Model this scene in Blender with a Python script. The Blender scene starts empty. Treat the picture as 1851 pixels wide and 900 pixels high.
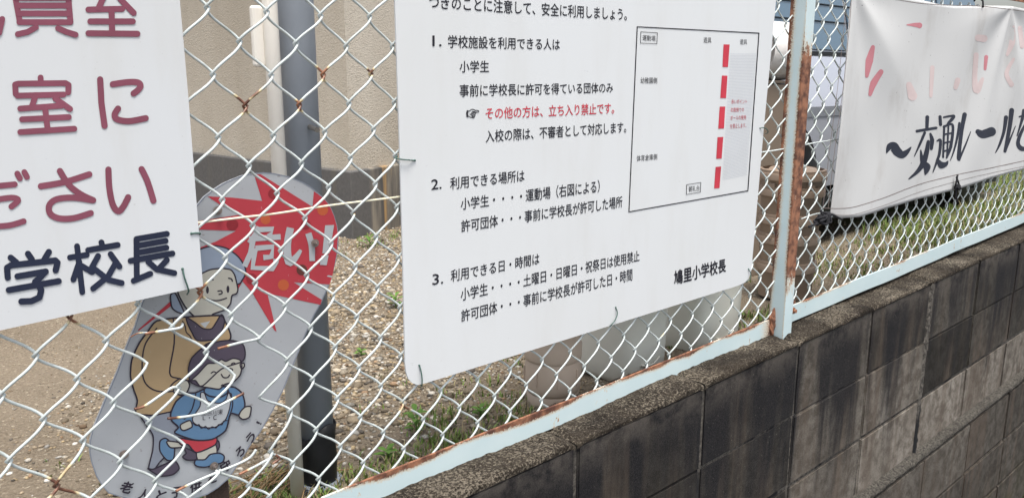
import bpy, bmesh, math, random
import numpy as np
from mathutils import Vector, Matrix
from mathutils.geometry import tessellate_polygon
random.seed(7); rng = np.random.default_rng(7)
S = bpy.context.scene; COL = S.collection

# ---------------------------------------------------------------- camera, world, sun, exposure
H = 2.3                                   # eye height above the road
FPX = 1474.997                            # focal length in photo pixels (photo 1851 wide)
F = Vector((0.65131552, 0.72989422, -0.2074669)); R = Vector((0.7463976, -0.66549752, 0.00191617)); U = Vector((0.13667011, 0.15610083, 0.97824016))
cam_d = bpy.data.cameras.new('camera'); cam = bpy.data.objects.new('camera', cam_d); COL.objects.link(cam)
cam_d.sensor_width = 36; cam_d.lens = 36 * FPX / 1851; cam_d.clip_start = 0.02; cam_d.clip_end = 1000
cam.matrix_world = Matrix(((R.x, U.x, -F.x, 0), (R.y, U.y, -F.y, 0), (R.z, U.z, -F.z, H), (0, 0, 0, 1)))
S.camera = cam
W = bpy.data.worlds.new('World'); S.world = W; W.use_nodes = True
wn = W.node_tree; wn.nodes.clear()
sky = wn.nodes.new('ShaderNodeTexSky'); sky.sky_type = 'NISHITA'; sky.sun_disc = False
SUN_EL, SUN_AZ = math.radians(72), math.radians(200)     # azimuth clockwise from +Y
sky.sun_elevation = SUN_EL; sky.sun_rotation = SUN_AZ; sky.air_density = 1.2; sky.dust_density = 5; sky.ozone_density = 1
hs = wn.nodes.new('ShaderNodeHueSaturation'); hs.inputs['Saturation'].default_value = 0.42
bg = wn.nodes.new('ShaderNodeBackground'); bg.inputs[1].default_value = 0.15
wo = wn.nodes.new('ShaderNodeOutputWorld')
wn.links.new(sky.outputs[0], hs.inputs['Color']); wn.links.new(hs.outputs[0], bg.inputs[0]); wn.links.new(bg.outputs[0], wo.inputs[0])
sd = bpy.data.lights.new('sun', 'SUN'); sd.energy = 2.0; sd.angle = math.radians(16); sd.color = (1, 0.95, 0.88)
so = bpy.data.objects.new('sun', sd); COL.objects.link(so)
sv = Vector((math.sin(SUN_AZ) * math.cos(SUN_EL), math.cos(SUN_AZ) * math.cos(SUN_EL), math.sin(SUN_EL)))
so.rotation_euler = sv.to_track_quat('Z', 'Y').to_euler()
S.view_settings.view_transform = 'Standard'; S.view_settings.look = 'None'; S.view_settings.exposure = 0.78; S.view_settings.gamma = 1

# ---------------------------------------------------------------- helpers
def at(u, v, ax, val):
    """Point of the world seen at photo pixel (u, v) on the plane where axis ax has the value val."""
    d = F + R * ((u - 925.5) / FPX) - U * ((v - 450) / FPX)
    o = (0, 0, H)[ax]
    t = (val - o) / d[ax]
    return Vector((d.x * t, d.y * t, H + d.z * t))
def tag(o, label=None, cat=None, group=None, kind=None):
    if label: o['label'] = label
    if cat: o['category'] = cat
    if group: o['group'] = group
    if kind: o['kind'] = kind
    return o
class MB:
    def __init__(s): s.v = []; s.f = []; s.m = []
    def add(s, vs, fs, mi=0):
        n = len(s.v); s.v += [tuple(p) for p in vs]; s.f += [tuple(i + n for i in f) for f in fs]; s.m += [mi] * len(fs); return s
    def box(s, x0, x1, y0, y1, z0, z1, mi=0):
        return s.add([(x, y, z) for x in (x0, x1) for y in (y0, y1) for z in (z0, z1)],
            [(0, 1, 3, 2), (4, 6, 7, 5), (0, 4, 5, 1), (2, 3, 7, 6), (0, 2, 6, 4), (1, 5, 7, 3)], mi)
    def tube(s, pts, r, n=8, mi=0, caps=True):
        pts = [Vector(p) for p in pts]; rs = r if isinstance(r, (list, tuple)) else [r] * len(pts)
        up = None; vs = []
        for i, p in enumerate(pts):
            t = (pts[min(i + 1, len(pts) - 1)] - pts[max(i - 1, 0)]).normalized()
            if up is None: up = Vector((0, 0, 1)) if abs(t.z) < .9 else Vector((1, 0, 0))
            a = t.cross(up).normalized(); b = a.cross(t).normalized(); up = b
            for k in range(n):
                c = 2 * math.pi * k / n; vs.append(p + (a * math.cos(c) + b * math.sin(c)) * rs[i])
        fs = [(i * n + k, i * n + (k + 1) % n, (i + 1) * n + (k + 1) % n, (i + 1) * n + k) for i in range(len(pts) - 1) for k in range(n)]
        if caps: fs += [tuple(range(n - 1, -1, -1)), tuple(range((len(pts) - 1) * n, len(pts) * n))]
        return s.add(vs, fs, mi)
    def lathe(s, prof, cx=0, cy=0, n=40, mi=0):
        vs = []; m = len(prof)
        for k in range(n):
            c = 2 * math.pi * k / n
            vs += [(cx + r * math.cos(c), cy + r * math.sin(c), z) for r, z in prof]
        fs = [(k * m + i, ((k + 1) % n) * m + i, ((k + 1) % n) * m + i + 1, k * m + i + 1) for k in range(n) for i in range(m - 1)]
        return s.add(vs, fs, mi)
    def build(s, name, mats, parent=None, smooth=False, bevel=0, loc=None):
        me = bpy.data.meshes.new(name); me.from_pydata(s.v, [], s.f)
        for m in (mats if isinstance(mats, (list, tuple)) else [mats]): me.materials.append(m)
        me.polygons.foreach_set('material_index', s.m)
        if smooth: me.polygons.foreach_set('use_smooth', [True] * len(s.f))
        me.update(); return link(name, me, parent, bevel, loc)
def link(name, me, parent=None, bevel=0, loc=None):
    o = bpy.data.objects.new(name, me); COL.objects.link(o)
    if parent: o.parent = parent; o.matrix_parent_inverse = Matrix.Translation(-parent.location)
    if loc is not None: o.location = loc
    if bevel:
        b = o.modifiers.new('b', 'BEVEL'); b.width = bevel; b.segments = 2; b.limit_method = 'ANGLE'
    return o
def empty(name, loc, label, cat, group=None):
    o = bpy.data.objects.new(name, None); COL.objects.link(o); o.location = loc; o.empty_display_size = .05
    return tag(o, label, cat, group)

# ---- node helpers
def lin(c):
    return tuple(((x / 255 + .055) / 1.055) ** 2.4 if x > 10 else x / 255 / 12.92 for x in c)
class NT:
    def __init__(s, name):
        s.mat = bpy.data.materials.new(name); s.mat.use_nodes = True; s.nt = s.mat.node_tree; s.nt.nodes.clear()
        s.out = s.n('ShaderNodeOutputMaterial'); s.b = s.n('ShaderNodeBsdfPrincipled'); s.l(s.b.outputs[0], s.out.inputs[0])
    def n(s, t, **k):
        x = s.nt.nodes.new(t)
        for a, b in k.items(): setattr(x, a, b)
        return x
    def l(s, a, b): s.nt.links.new(a, b)
    def put(s, v, sock):
        if isinstance(v, (int, float)): sock.default_value = v
        elif isinstance(v, tuple): sock.default_value = (*v, 1) if len(v) == 3 and len(sock.default_value) == 4 else v
        else: s.l(v, sock)
    def pos(s): return s.n('ShaderNodeNewGeometry').outputs['Position']
    def obj(s): return s.n('ShaderNodeTexCoord').outputs['Object']
    def xyz(s, v): return s.n('ShaderNodeSeparateXYZ'), v
    def sep(s, v):
        x = s.n('ShaderNodeSeparateXYZ'); s.l(v, x.inputs[0]); return x.outputs
    def scale(s, v, k):
        m = s.n('ShaderNodeMapping'); s.l(v, m.inputs[0]); m.inputs['Scale'].default_value = k; return m.outputs[0]
    def noise(s, v, sc, det=4, ro=.55, dist=0):
        x = s.n('ShaderNodeTexNoise'); s.l(v, x.inputs['Vector']); x.inputs['Scale'].default_value = sc; x.inputs['Detail'].default_value = det
        x.inputs['Roughness'].default_value = ro; x.inputs['Distortion'].default_value = dist; return x.outputs['Fac']
    def vor(s, v, sc, out='Distance', feat='F1'):
        x = s.n('ShaderNodeTexVoronoi', feature=feat); s.l(v, x.inputs['Vector']); x.inputs['Scale'].default_value = sc; return x.outputs[out]
    def m(s, op, a, b=0, c=0):
        x = s.n('ShaderNodeMath', operation=op); s.put(a, x.inputs[0]); s.put(b, x.inputs[1]); s.put(c, x.inputs[2]); return x.outputs[0]
    def mr(s, v, a, b, c=0, d=1):
        x = s.n('ShaderNodeMapRange', interpolation_type='SMOOTHSTEP'); s.put(v, x.inputs[0]); x.inputs[1].default_value = a; x.inputs[2].default_value = b
        x.inputs[3].default_value = c; x.inputs[4].default_value = d; return x.outputs[0]
    def mix(s, f, a, b, mode='MIX'):
        x = s.n('ShaderNodeMix', data_type='RGBA', blend_type=mode); s.put(f, x.inputs[0]); s.put(a, x.inputs[6]); s.put(b, x.inputs[7]); return x.outputs[2]
    def fin(s, col, rough=.6, bump=None, bs=.3, bd=.002, metal=0, spec=.5, coat=0):
        s.put(col, s.b.inputs['Base Color']); s.put(rough, s.b.inputs['Roughness']); s.put(metal, s.b.inputs['Metallic'])
        s.b.inputs['Specular IOR Level'].default_value = spec; s.b.inputs['Coat Weight'].default_value = coat
        if bump is not None:
            x = s.n('ShaderNodeBump'); x.inputs['Strength'].default_value = bs; x.inputs['Distance'].default_value = bd
            s.l(bump, x.inputs['Height']); s.l(x.outputs[0], s.b.inputs['Normal'])
        return s.mat
def simple(name, c, rough=.6, var=.12, sc=30, bump=.15, metal=0, spec=.5, bd=.001):
    t = NT(name); p = t.pos(); n = t.noise(p, sc)
    c = lin(c) if max(c) > 1 else c
    col = t.mix(n, tuple(x * (1 - var) for x in c), tuple(min(1, x * (1 + var)) for x in c))
    return t.fin(col, rough, t.noise(p, sc * 6), bump, bd, metal, spec)
M = {}
def ink(name, c): M[name] = simple(name, c, .7, .35 if 'ink_' in name else .18, 16, .05, spec=.25); return M[name]
ink('ink_black', (38, 38, 46)); ink('ink_navy', (36, 42, 62)); ink('ink_maroon', (128, 72, 88)); ink('ink_red', (188, 60, 74))
ink('ink_blue_grey', (150, 158, 175)); ink('banner_black', (44, 48, 60)); ink('banner_red', (186, 122, 130)); ink('banner_faint', (196, 180, 179)); ink('stitch', (120, 108, 104))
def wornpaint(name, c):
    t = NT(name); p = t.pos(); n = t.noise(p, 25); w = t.mr(t.noise(t.scale(p, (1, 1, .35)), 240, 3, .7), .70, .74)
    col = t.mix(n, tuple(x * .9 for x in lin(c)), tuple(x * 1.08 for x in lin(c)))
    M[name] = t.fin(t.mix(w, col, lin((175, 175, 178))), .6, n, .1, .0005, spec=.3)
for nm, c in dict(art_red=(178, 62, 72), art_tan=(172, 148, 114), art_purple=(82, 74, 88), art_blue=(92, 124, 156), art_skin=(178, 176, 166), art_hair=(140, 152, 170),
                  art_grey=(132, 138, 150), art_line=(48, 42, 54), art_orange=(186, 92, 58), art_darkred=(140, 44, 52), art_brown=(96, 56, 50), art_teal=(80, 130, 130), art_white=(176, 180, 184)).items(): wornpaint(nm, c)

def sheet(name, c, stain=.25):
    t = NT(name); p = t.pos(); n = t.noise(p, 3, 3); s1 = t.noise(t.scale(p, (6, 6, 1.2)), 3, 5, .6)
    sp = t.mr(t.noise(p, 170, 2, .5), .72, .78)
    col = t.mix(t.mr(s1, .45, .8, 0, stain), lin(c), lin((190, 188, 182)))
    col = t.mix(t.m('MULTIPLY', sp, .22), col, lin((150, 146, 140)))
    scr = t.mr(t.noise(t.scale(p, (2.5, 1, 9)), 26, 3, .6, .6), .73, .76); col = t.mix(t.m('MULTIPLY', scr, .3), col, lin((130, 128, 126)))
    cl = t.mr(t.noise(p, 1.6, 3, .5), .35, .7); col = t.mix(t.m('MULTIPLY', cl, .22), col, lin((196, 196, 192)))
    return t.fin(col, .42, n, .03, .002, spec=.4)
M['sign_white'] = sheet('sign_white', (212, 215, 217), .16); M['sign_old'] = sheet('sign_old', (206, 209, 212), .3)
def board_mat():
    t = NT('board_grey'); p = t.pos(); n = t.noise(p, 10, 4); sp = t.mr(t.noise(p, 150, 3, .6), .66, .72)
    col = t.mix(n, lin((158, 161, 166)), lin((178, 181, 185))); col = t.mix(t.m('MULTIPLY', sp, .5), col, lin((120, 110, 105)))
    M['board'] = t.fin(col, .5, n, .05, .001)
board_mat()
def rustcol(t, p): return t.mix(t.mr(t.noise(p, 45, 4, .6), .35, .65), (.085, .034, .022), (.30, .135, .075))
def wire_mat():
    t = NT('coated_wire'); p = t.pos(); a = t.n('ShaderNodeAttribute', attribute_name='rust').outputs['Fac']
    sp = t.noise(p, 14, 2); spot = t.mr(sp, .80, .84)
    r = t.m('MAXIMUM', a, t.m('MULTIPLY', spot, .8)); r = t.mr(t.m('ADD', r, t.m('MULTIPLY', t.m('SUBTRACT', t.noise(p, 160), .5), .35)), .4, .65)
    base = t.mix(t.noise(p, 20), lin((172, 182, 180)), lin((208, 214, 214)))
    base = t.mix(t.mr(t.noise(p, 34, 4, .65), .5, .72, 0, .5), base, lin((140, 146, 138)))
    tan = t.mix(t.mr(a, .1, .4), base, lin((205, 190, 150)))
    M['wire'] = t.fin(t.mix(r, tan, rustcol(t, p)), .38, t.noise(p, 300), .15, .0005, spec=.5)
wire_mat()
def painted_steel(name, kind):
    SLR = .0235 if name.endswith('left') else .0315
    t = NT(name); p = t.pos(); o = t.sep(t.obj()); nrm = t.sep(t.n('ShaderNodeNewGeometry').outputs['Normal'])
    base = t.mix(t.noise(p, 9, 5, .6), lin((180, 203, 208)), lin((206, 219, 221)))
    nf = t.noise(p, 300, 5, .8); nl = t.noise(p, 14, 3, .6)
    if kind == 'rail':       # object z runs 0 at the foot to 0.046 at the top
        dt = t.m('SUBTRACT', t.m('ADD', t.m('MULTIPLY', o[0], SLR), .0455), o[2])
        edge = t.m('ADD', t.m('ADD', t.m('MULTIPLY', dt, -130), t.m('MULTIPLY', t.m('SUBTRACT', t.noise(t.scale(p, (1, 1, .3)), 4.5, 3), .375 if name.endswith('left') else .53), 7)), t.m('MULTIPLY', t.m('SUBTRACT', nf, .5), 2.4))
        spots = t.m('MULTIPLY', t.m('SUBTRACT', t.noise(t.scale(p, (1, 1, .5)), 32, 4, .75), .675), 16)
        r = t.m('MAXIMUM', edge, spots)
        r = t.m('MAXIMUM', r, t.m('ADD', t.m('MULTIPLY', t.m('SUBTRACT', o[0], 1.245), 22), t.m('MULTIPLY', t.m('SUBTRACT', nf, .5), 3))) if name.endswith('left') else r
    else:                    # post: object origin at the foot, front/left corner at x=0,y=0
        front = t.m('LESS_THAN', nrm[1], -.5)
        zr = t.m('MULTIPLY', t.mr(o[2], .08, .22), t.mr(o[2], .66, .80, 1, 0)); pat = t.m('MULTIPLY', t.m('SUBTRACT', t.noise(t.scale(p, (1, 1, .6)), 55, 3, .7), .5), 4)
        fr = t.m('MULTIPLY', front, t.m('ADD', pat, t.m('SUBTRACT', t.m('MULTIPLY', zr, 2.4), 1.1)))
        edge = t.m('ADD', t.m('MULTIPLY', t.m('SUBTRACT', o[1], .033), 95), t.m('SUBTRACT', t.m('MULTIPLY', t.mr(o[2], .04, .3), 1.0), .7))
        edge2 = t.m('SUBTRACT', t.m('MULTIPLY', t.m('SUBTRACT', .009, o[1]), 130), t.m('SUBTRACT', 1.0, t.m('MULTIPLY', zr, .9)))
        sf = t.m('SUBTRACT', 1, front)
        fr = t.m('ADD', fr, t.m('MULTIPLY', sf, -3)); edge = t.m('ADD', edge, t.m('MULTIPLY', front, -6)); edge2 = t.m('ADD', edge2, t.m('MULTIPLY', front, -6))
        r = t.m('ADD', t.m('MAXIMUM', t.m('MAXIMUM', fr, edge), edge2), t.m('MULTIPLY', t.m('SUBTRACT', nf, .5), 3.0))
        r = t.m('MAXIMUM', r, t.m('MULTIPLY', t.m('SUBTRACT', t.noise(p, 95, 2, .5), .80), 10))
    halo = t.mr(r, -.55, .25); core = t.mr(r, .15, .5)
    base = t.mix(t.m('MULTIPLY', halo, .55), base, lin((206, 176, 132)))
    col = t.mix(core, base, rustcol(t, p))
    return t.fin(col, t.mr(core, 0, 1, .42, .85), t.m('ADD', t.m('MULTIPLY', core, 2), nf), .35, .001)
M['rail_left'] = painted_steel('rail_paint_left', 'rail'); M['rail_right'] = painted_steel('rail_paint', 'rail'); M['post'] = painted_steel('post_paint', 'post')
def rust_only():
    t = NT('rust'); p = t.pos(); M['rust'] = t.fin(rustcol(t, p), .9, t.noise(p, 150, 4), .6, .003)
rust_only()
SL_ = .026
def block_mat():
    t = NT('stained_block'); p = t.pos(); base = t.n('ShaderNodeObjectInfo').outputs['Color']
    o = t.sep(p); z = o[2]
    fine = t.noise(p, 330, 6, .8); mid = t.noise(p, 26, 5, .7); big = t.noise(p, 5, 4, .6)
    dk = t.mix(1, base, (.42, .40, .38), 'MULTIPLY')
    col = t.mix(t.mr(mid, .35, .65), dk, base); col = t.mix(t.mr(big, .35, .65, 0, .5), col, dk)
    col = t.mix(t.m('MULTIPLY', t.mr(fine, .42, .62), .55), t.mix(1, col, (.5, .5, .5), 'MULTIPLY'), col)
    stre = t.noise(t.scale(p, (6, 6, .55)), 1.0, 5, .6, .5); stf = t.noise(t.scale(p, (22, 22, .8)), 1.2, 4, .6)
    g = t.m('ADD', t.m('ADD', stre, t.m('MULTIPLY', stf, .16)), t.m('MULTIPLY', t.m('SUBTRACT', t.m('SUBTRACT', z, t.m('MULTIPLY', o[0], .14)), 1.06), .42))
    black = t.mr(g, .53, .70)
    brown = t.mr(t.noise(t.scale(p, (9, 9, .7)), 1.7, 5, .65), .46, .66)
    col = t.mix(t.m('MULTIPLY', brown, .6), col, t.mix(mid, (.055, .042, .032), (.13, .10, .078)))
    col = t.mix(t.m('MULTIPLY', black, .93), col, t.mix(t.mr(fine, .4, .7), (.006, .0065, .009), (.028, .026, .027)))
    green = t.m('MULTIPLY', t.mr(z, .80, .30), t.mr(t.noise(p, 5), .35, .55)); col = t.mix(t.m('MULTIPLY', green, .75), col, (.06, .062, .018))
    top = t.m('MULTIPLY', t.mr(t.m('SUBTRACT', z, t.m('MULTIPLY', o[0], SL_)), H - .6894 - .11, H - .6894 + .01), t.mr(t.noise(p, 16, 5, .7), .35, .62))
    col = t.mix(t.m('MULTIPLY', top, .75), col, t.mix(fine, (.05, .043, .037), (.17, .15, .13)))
    speck = t.mr(t.noise(p, 210, 2, .5), .70, .75); col = t.mix(t.m('MULTIPLY', speck, .4), col, (.22, .20, .17))
    M['block'] = t.fin(col, .93, t.m('ADD', fine, t.m('MULTIPLY', mid, .5)), .7, .003, spec=.2)
block_mat()
def mortar_mat():
    t = NT('mortar'); p = t.pos(); f = t.noise(p, 90, 6, .75); col = t.mix(t.mr(f, .35, .7), (.035, .032, .029), (.18, .165, .145))
    col = t.mix(t.mr(t.noise(t.scale(p, (8, 8, 1.5)), 1.4, 3), .5, .6), col, (.018, .018, .02))
    M['mortar'] = t.fin(col, .95, f, .9, .006, spec=.2)
    t = NT('ledge_mortar'); p = t.pos(); f = t.noise(p, 140, 6, .8); M['ledge'] = t.fin(t.mix(t.mr(f, .36, .64), (.02, .018, .016), t.mix(t.noise(p, 12, 3), (.06, .054, .047), (.15, .14, .12))), .95, f, .9, .005, spec=.2)
    t = NT('coping'); p = t.pos(); f = t.noise(p, 240, 7, .8); g = t.noise(p, 9, 5, .7)
    col = t.mix(t.mr(g, .32, .66), lin((50, 45, 40)), lin((86, 79, 70)))
    col = t.mix(t.mr(f, .46, .62), t.mix(1, col, (.34, .32, .30), 'MULTIPLY'), col)
    lich = t.mr(t.m('ADD', t.noise(p, 190, 4, .8), t.m('MULTIPLY', t.noise(p, 6, 3), .45)), .74, .84)
    col = t.mix(t.m('MULTIPLY', lich, .5), col, lin((160, 150, 134)))
    M['coping'] = t.fin(col, .95, f, 1.0, .005, spec=.15)
mortar_mat()
def ground_mats():
    t = NT('sandy_soil'); p = t.pos(); g = t.noise(p, 2.2, 5, .6); f = t.noise(p, 160, 6, .75); v = t.vor(p, 140)
    col = t.mix(g, lin((122, 111, 96)), lin((150, 138, 121))); col = t.mix(t.mr(f, .38, .62), t.mix(.45, col, (.08, .06, .04)), col)
    col = t.mix(t.mr(t.noise(p, 90, 3), .6, .7), col, lin((168, 158, 140)))
    far = t.mr(t.sep(p)[0], 3.2, 4.6); col = t.mix(t.m('MULTIPLY', far, t.mr(t.noise(p, 6, 4), .35, .6)), col, (.09, .12, .035))
    M['soil'] = t.fin(col, .95, t.m('ADD', f, v), .9, .006, spec=.15)
    t = NT('gravel_stone'); a = t.n('ShaderNodeAttribute', attribute_name='Col').outputs['Color']; p = t.pos()
    col = t.mix(t.mr(t.noise(p, 260, 3), .3, .7), t.mix(.3, a, (0.05, .04, .03)), a)
    M['stone'] = t.fin(col, .85, t.noise(p, 400), .3, .001, spec=.3)
    t = NT('grass_blade'); a = t.n('ShaderNodeAttribute', attribute_name='Col').outputs['Color']; M['grass'] = t.fin(a, .6, spec=.3)
    t.b.inputs['Subsurface Weight'].default_value = 0
    t = NT('asphalt'); p = t.pos(); f = t.noise(p, 120, 5, .7); M['asphalt'] = t.fin(t.mix(f, (.03, .03, .032), (.08, .078, .076)), .9, f, .6, .004)
ground_mats()
def stucco(name, a, b, grime=.4):
    t = NT(name); p = t.pos(); g = t.noise(t.scale(p, (2, 2, .5)), 1.3, 5, .6); f = t.noise(t.scale(p, (1, 1, 1.6)), 95, 4, .6)
    col = t.mix(t.mr(g, .35, .7), lin(a), lin(b)); col = t.mix(t.mr(f, .56, .7, 0, grime), col, lin((120, 104, 84)))
    return t.fin(col, .9, f, .8, .008, spec=.2)
M['stucco'] = stucco('stucco', (182, 173, 158), (194, 186, 172))
def foundation():
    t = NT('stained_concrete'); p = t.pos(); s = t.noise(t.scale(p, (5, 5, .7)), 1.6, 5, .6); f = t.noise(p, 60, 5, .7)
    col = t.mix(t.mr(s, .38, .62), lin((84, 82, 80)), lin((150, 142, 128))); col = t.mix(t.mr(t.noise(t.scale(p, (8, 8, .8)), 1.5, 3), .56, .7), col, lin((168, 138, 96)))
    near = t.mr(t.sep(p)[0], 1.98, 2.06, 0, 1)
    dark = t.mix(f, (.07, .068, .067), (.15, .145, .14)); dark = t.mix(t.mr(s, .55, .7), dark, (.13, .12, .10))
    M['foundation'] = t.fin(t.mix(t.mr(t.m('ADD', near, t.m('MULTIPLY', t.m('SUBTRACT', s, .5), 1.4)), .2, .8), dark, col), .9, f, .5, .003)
foundation()
M['pipe_grey'] = simple('pipe_grey', (118, 124, 132), .45, .12, 12, .15, spec=.5)
t = NT('pole_paint'); p = t.pos(); sc_ = t.mr(t.noise(t.scale(p, (1, 1, .3)), 60, 5, .75, .5), .66, .72); c_ = t.mix(t.noise(t.scale(p, (1, 1, .4)), 14, 5, .6), lin((116, 123, 133)), lin((148, 154, 162)))
hz_ = t.mr(t.sep(p)[2], H - .15, H + .1); M['pipe_grey'] = t.fin(t.mix(t.m('MULTIPLY', sc_, t.m('ADD', .25, t.m('MULTIPLY', hz_, .6))), c_, lin((196, 194, 192))), .45, t.noise(p, 120, 4), .2, .001)
M['conduit'] = simple('conduit_ivory', (236, 231, 222), .55, .06, 8, .08)
M['rubber'] = simple('black_rubber', (15, 16, 19), .55, .3, 20, .4)
M['galv'] = simple('galvanised_steel', (120, 116, 110), .4, .2, 60, .2, metal=.7)
M['tie'] = simple('green_wire', (62, 92, 84), .5, .25, 90, .2)
M['tensile'] = simple('cream_wire', (222, 216, 190), .45, .1, 20, .1)
M['stake'] = simple('dark_wood', (62, 48, 40), .9, .35, 60, .6, bd=.003)
M['pot'] = simple('brown_plastic_shaded', (188, 170, 154), .5, .08, 8, .15)  # colour raised to offset the shade on the small pot stack
M['pot_soil'] = simple('dark_plastic', (92, 82, 74), .6, .15, 20, .3)
M['pot_lit'] = simple('brown_plastic_lit', (142, 124, 108), .5, .1, 8, .2)  # same brown pot plastic, coloured darker for the tall stack standing in light
M['tub'] = simple('grey_plastic', (214, 213, 203), .42, .05, 4, .05)
M['tan_metal'] = simple('tan_metal', (132, 118, 104), .6, .08, 6, .1)
M['tarp'] = simple('white_tarp', (226, 222, 218), .5, .05, 10, .4, bd=.004)
M['tarp_in'] = simple('tarp_inner', (150, 146, 142), .7, .15, 60, .4)
M['cord'] = simple('black_cord', (26, 26, 32), .85, .3, 200, .8, bd=.002)
M['car'] = simple('silver_paint', (178, 182, 192), .3, .03, 3, .02, metal=.35)
M['glass'] = simple('car_glass', (74, 98, 116), .18, .06, 2, .02, spec=.8)
M['trim'] = simple('black_trim', (26, 28, 32), .5, .15, 30, .1)
M['rim'] = simple('wheel_metal', (150, 152, 150), .35, .1, 20, .1, metal=.6)
M['roof'] = simple('roof_sheet', (86, 88, 92), .6, .1, 4, .1)
M['leaf'] = simple('weed_leaf', (.10, .20, .035), .6, .3, 60, .1, spec=.3)
M['bolt'] = simple('bolt_steel', (150, 140, 134), .35, .25, 200, .3, metal=.6)
M['straw'] = simple('dry_straw', (150, 124, 88), .9, .3, 60, .3)

# ---------------------------------------------------------------- setting: yard, road
FY = 1.06; WY = 0.9731; GZ = H - .72; SL = .026                    # fence plane, wall face, yard level, slope of the wall
def wtop(x): return H - .6894 + SL * x
def axis(dense0, dense1, step, far):
    a = list(np.arange(dense0, dense1, step)); s = step; x = dense1; b = []
    while x < far: b.append(x); s *= 1.35; x += s
    c = []; s = step; x = dense0 - step
    while x > -far: c.append(x); s *= 1.35; x -= s
    return c[::-1] + a + b
def hz(x, y):
    return .006 * np.sin(x * 3.1 + 1.3 * y) + .005 * np.sin(7.3 * x - 5.1 * y + 1) + .003 * np.sin(17 * x + 13 * y)
xs = axis(-.6, 4.2, .04, 300); ys = [1.115 + .035 * k for k in range(80)]
s_ = .035; y_ = ys[-1]
while y_ < 300: s_ *= 1.35; y_ += s_; ys.append(y_)
X, Y = np.meshgrid(xs, ys, indexing='ij'); fade = np.clip((8 - np.hypot(X - 1.5, Y - 2)) / 4, 0, 1)
Z = GZ + hz(X, Y) * fade + np.clip((1.35 - Y) / .2, 0, 1) * .02 * fade
mb = MB(); nx, ny = X.shape
mb.v = list(zip(X.ravel(), Y.ravel(), Z.ravel())); mb.f = [(i * ny + j, (i + 1) * ny + j, (i + 1) * ny + j + 1, i * ny + j + 1) for i in range(nx - 1) for j in range(ny - 1)]; mb.m = [0] * len(mb.f)
tag(mb.build('ground', M['soil'], smooth=True), kind='structure')
def gz(x, y): return GZ + hz(x, y) + np.clip((1.35 - y) / .2, 0, 1) * .02
tag(MB().add([(-300, -300, 0), (300, -300, 0), (300, .90, 0), (-300, .90, 0)], [(0, 1, 2, 3)]).build('road', M['asphalt']), kind='structure')

# ---------------------------------------------------------------- block wall
wall = empty('block_wall', (1, WY, 0), 'soot-stained concrete block retaining wall carrying the chain-link fence', 'wall')
XB = 1.031
def block_mesh(dx, dz, th, seed):
    r = random.Random(seed); bm = bmesh.new(); bmesh.ops.create_cube(bm, size=1)
    for v in bm.verts: v.co = Vector((v.co.x * dx, (v.co.y + .5) * th, v.co.z * dz))
    bmesh.ops.bevel(bm, geom=[e for e in bm.edges if all(v.co.y < .01 for v in e.verts)], offset=.0035, segments=2, affect='EDGES')
    for v in bm.verts:
        v.co += Vector((r.uniform(-.001, .001), r.uniform(-.0006, .0006), r.uniform(-.001, .001))); v.co.z += SL * v.co.x
    me = bpy.data.meshes.new('brick'); bm.to_mesh(me); bm.free(); me.materials.append(M['block']); return me
BMS = [block_mesh(.391, .190, .12, k) for k in range(4)]; BLS = [block_mesh(.393, .192, .12, 10 + k) for k in range(3)]
light = {(3, 0): .08, (5, 0): .07, (4, 1): .15, (5, 1): .02, (4, 2): .17, (5, 2): .19, (6, 2): .15, (3, 2): .12, (3, 1): .12, (2, 2): .045, (1, 1): .035, (6, 1): .06, (7, 2): .16, (5, 3): .1, (4, 3): .09, (3, 3): .08, (6, 3): .07}
for i in range(-4, 12):
    for c in range(0, 7):
        xc = XB + .4 * (i - .5); low = c >= 3
        zc = wtop(xc) - .2 * (c + .5) - (.012 if low else 0) - (0.008 if c == 0 else 0)
        o = link('concrete_block', random.choice(BLS if low else BMS), wall)
        o.location = (xc + (random.uniform(.15, .16) if low else random.uniform(-.002, .002)) - (.0 if not low else 0.11), WY + random.uniform(-.0015, .0015) - (.022 if low else 0), zc)
        b = (light.get((i, c), .05 if c < 2 else .07) * (2.15 if (i, c) in light else 1.75)) * random.uniform(.88, 1.12)
        o.color = (b * 1.10, b, b * .87, 1)
mb = MB()
N = 60
for k in range(N):
    xa = -1.0 + 6.8 * k / N; xb = -1.0 + 6.8 * (k + 1) / N
    for (y0, y1, za, zb) in ((WY + .0045, 1.11, -.61, -.012), (WY - .014, 1.10, -1.42, -.612)):
        mb.add([(xa, y0, wtop(xa) + za), (xb, y0, wtop(xb) + za), (xb, y0, wtop(xb) + zb), (xa, y0, wtop(xa) + zb),
                (xa, y1, wtop(xa) + za), (xb, y1, wtop(xb) + za), (xb, y1, wtop(xb) + zb), (xa, y1, wtop(xa) + zb)], [(0, 1, 2, 3), (4, 7, 6, 5), (3, 2, 6, 7)])
tag(mb.build('mortar', M['mortar'], wall))
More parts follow.
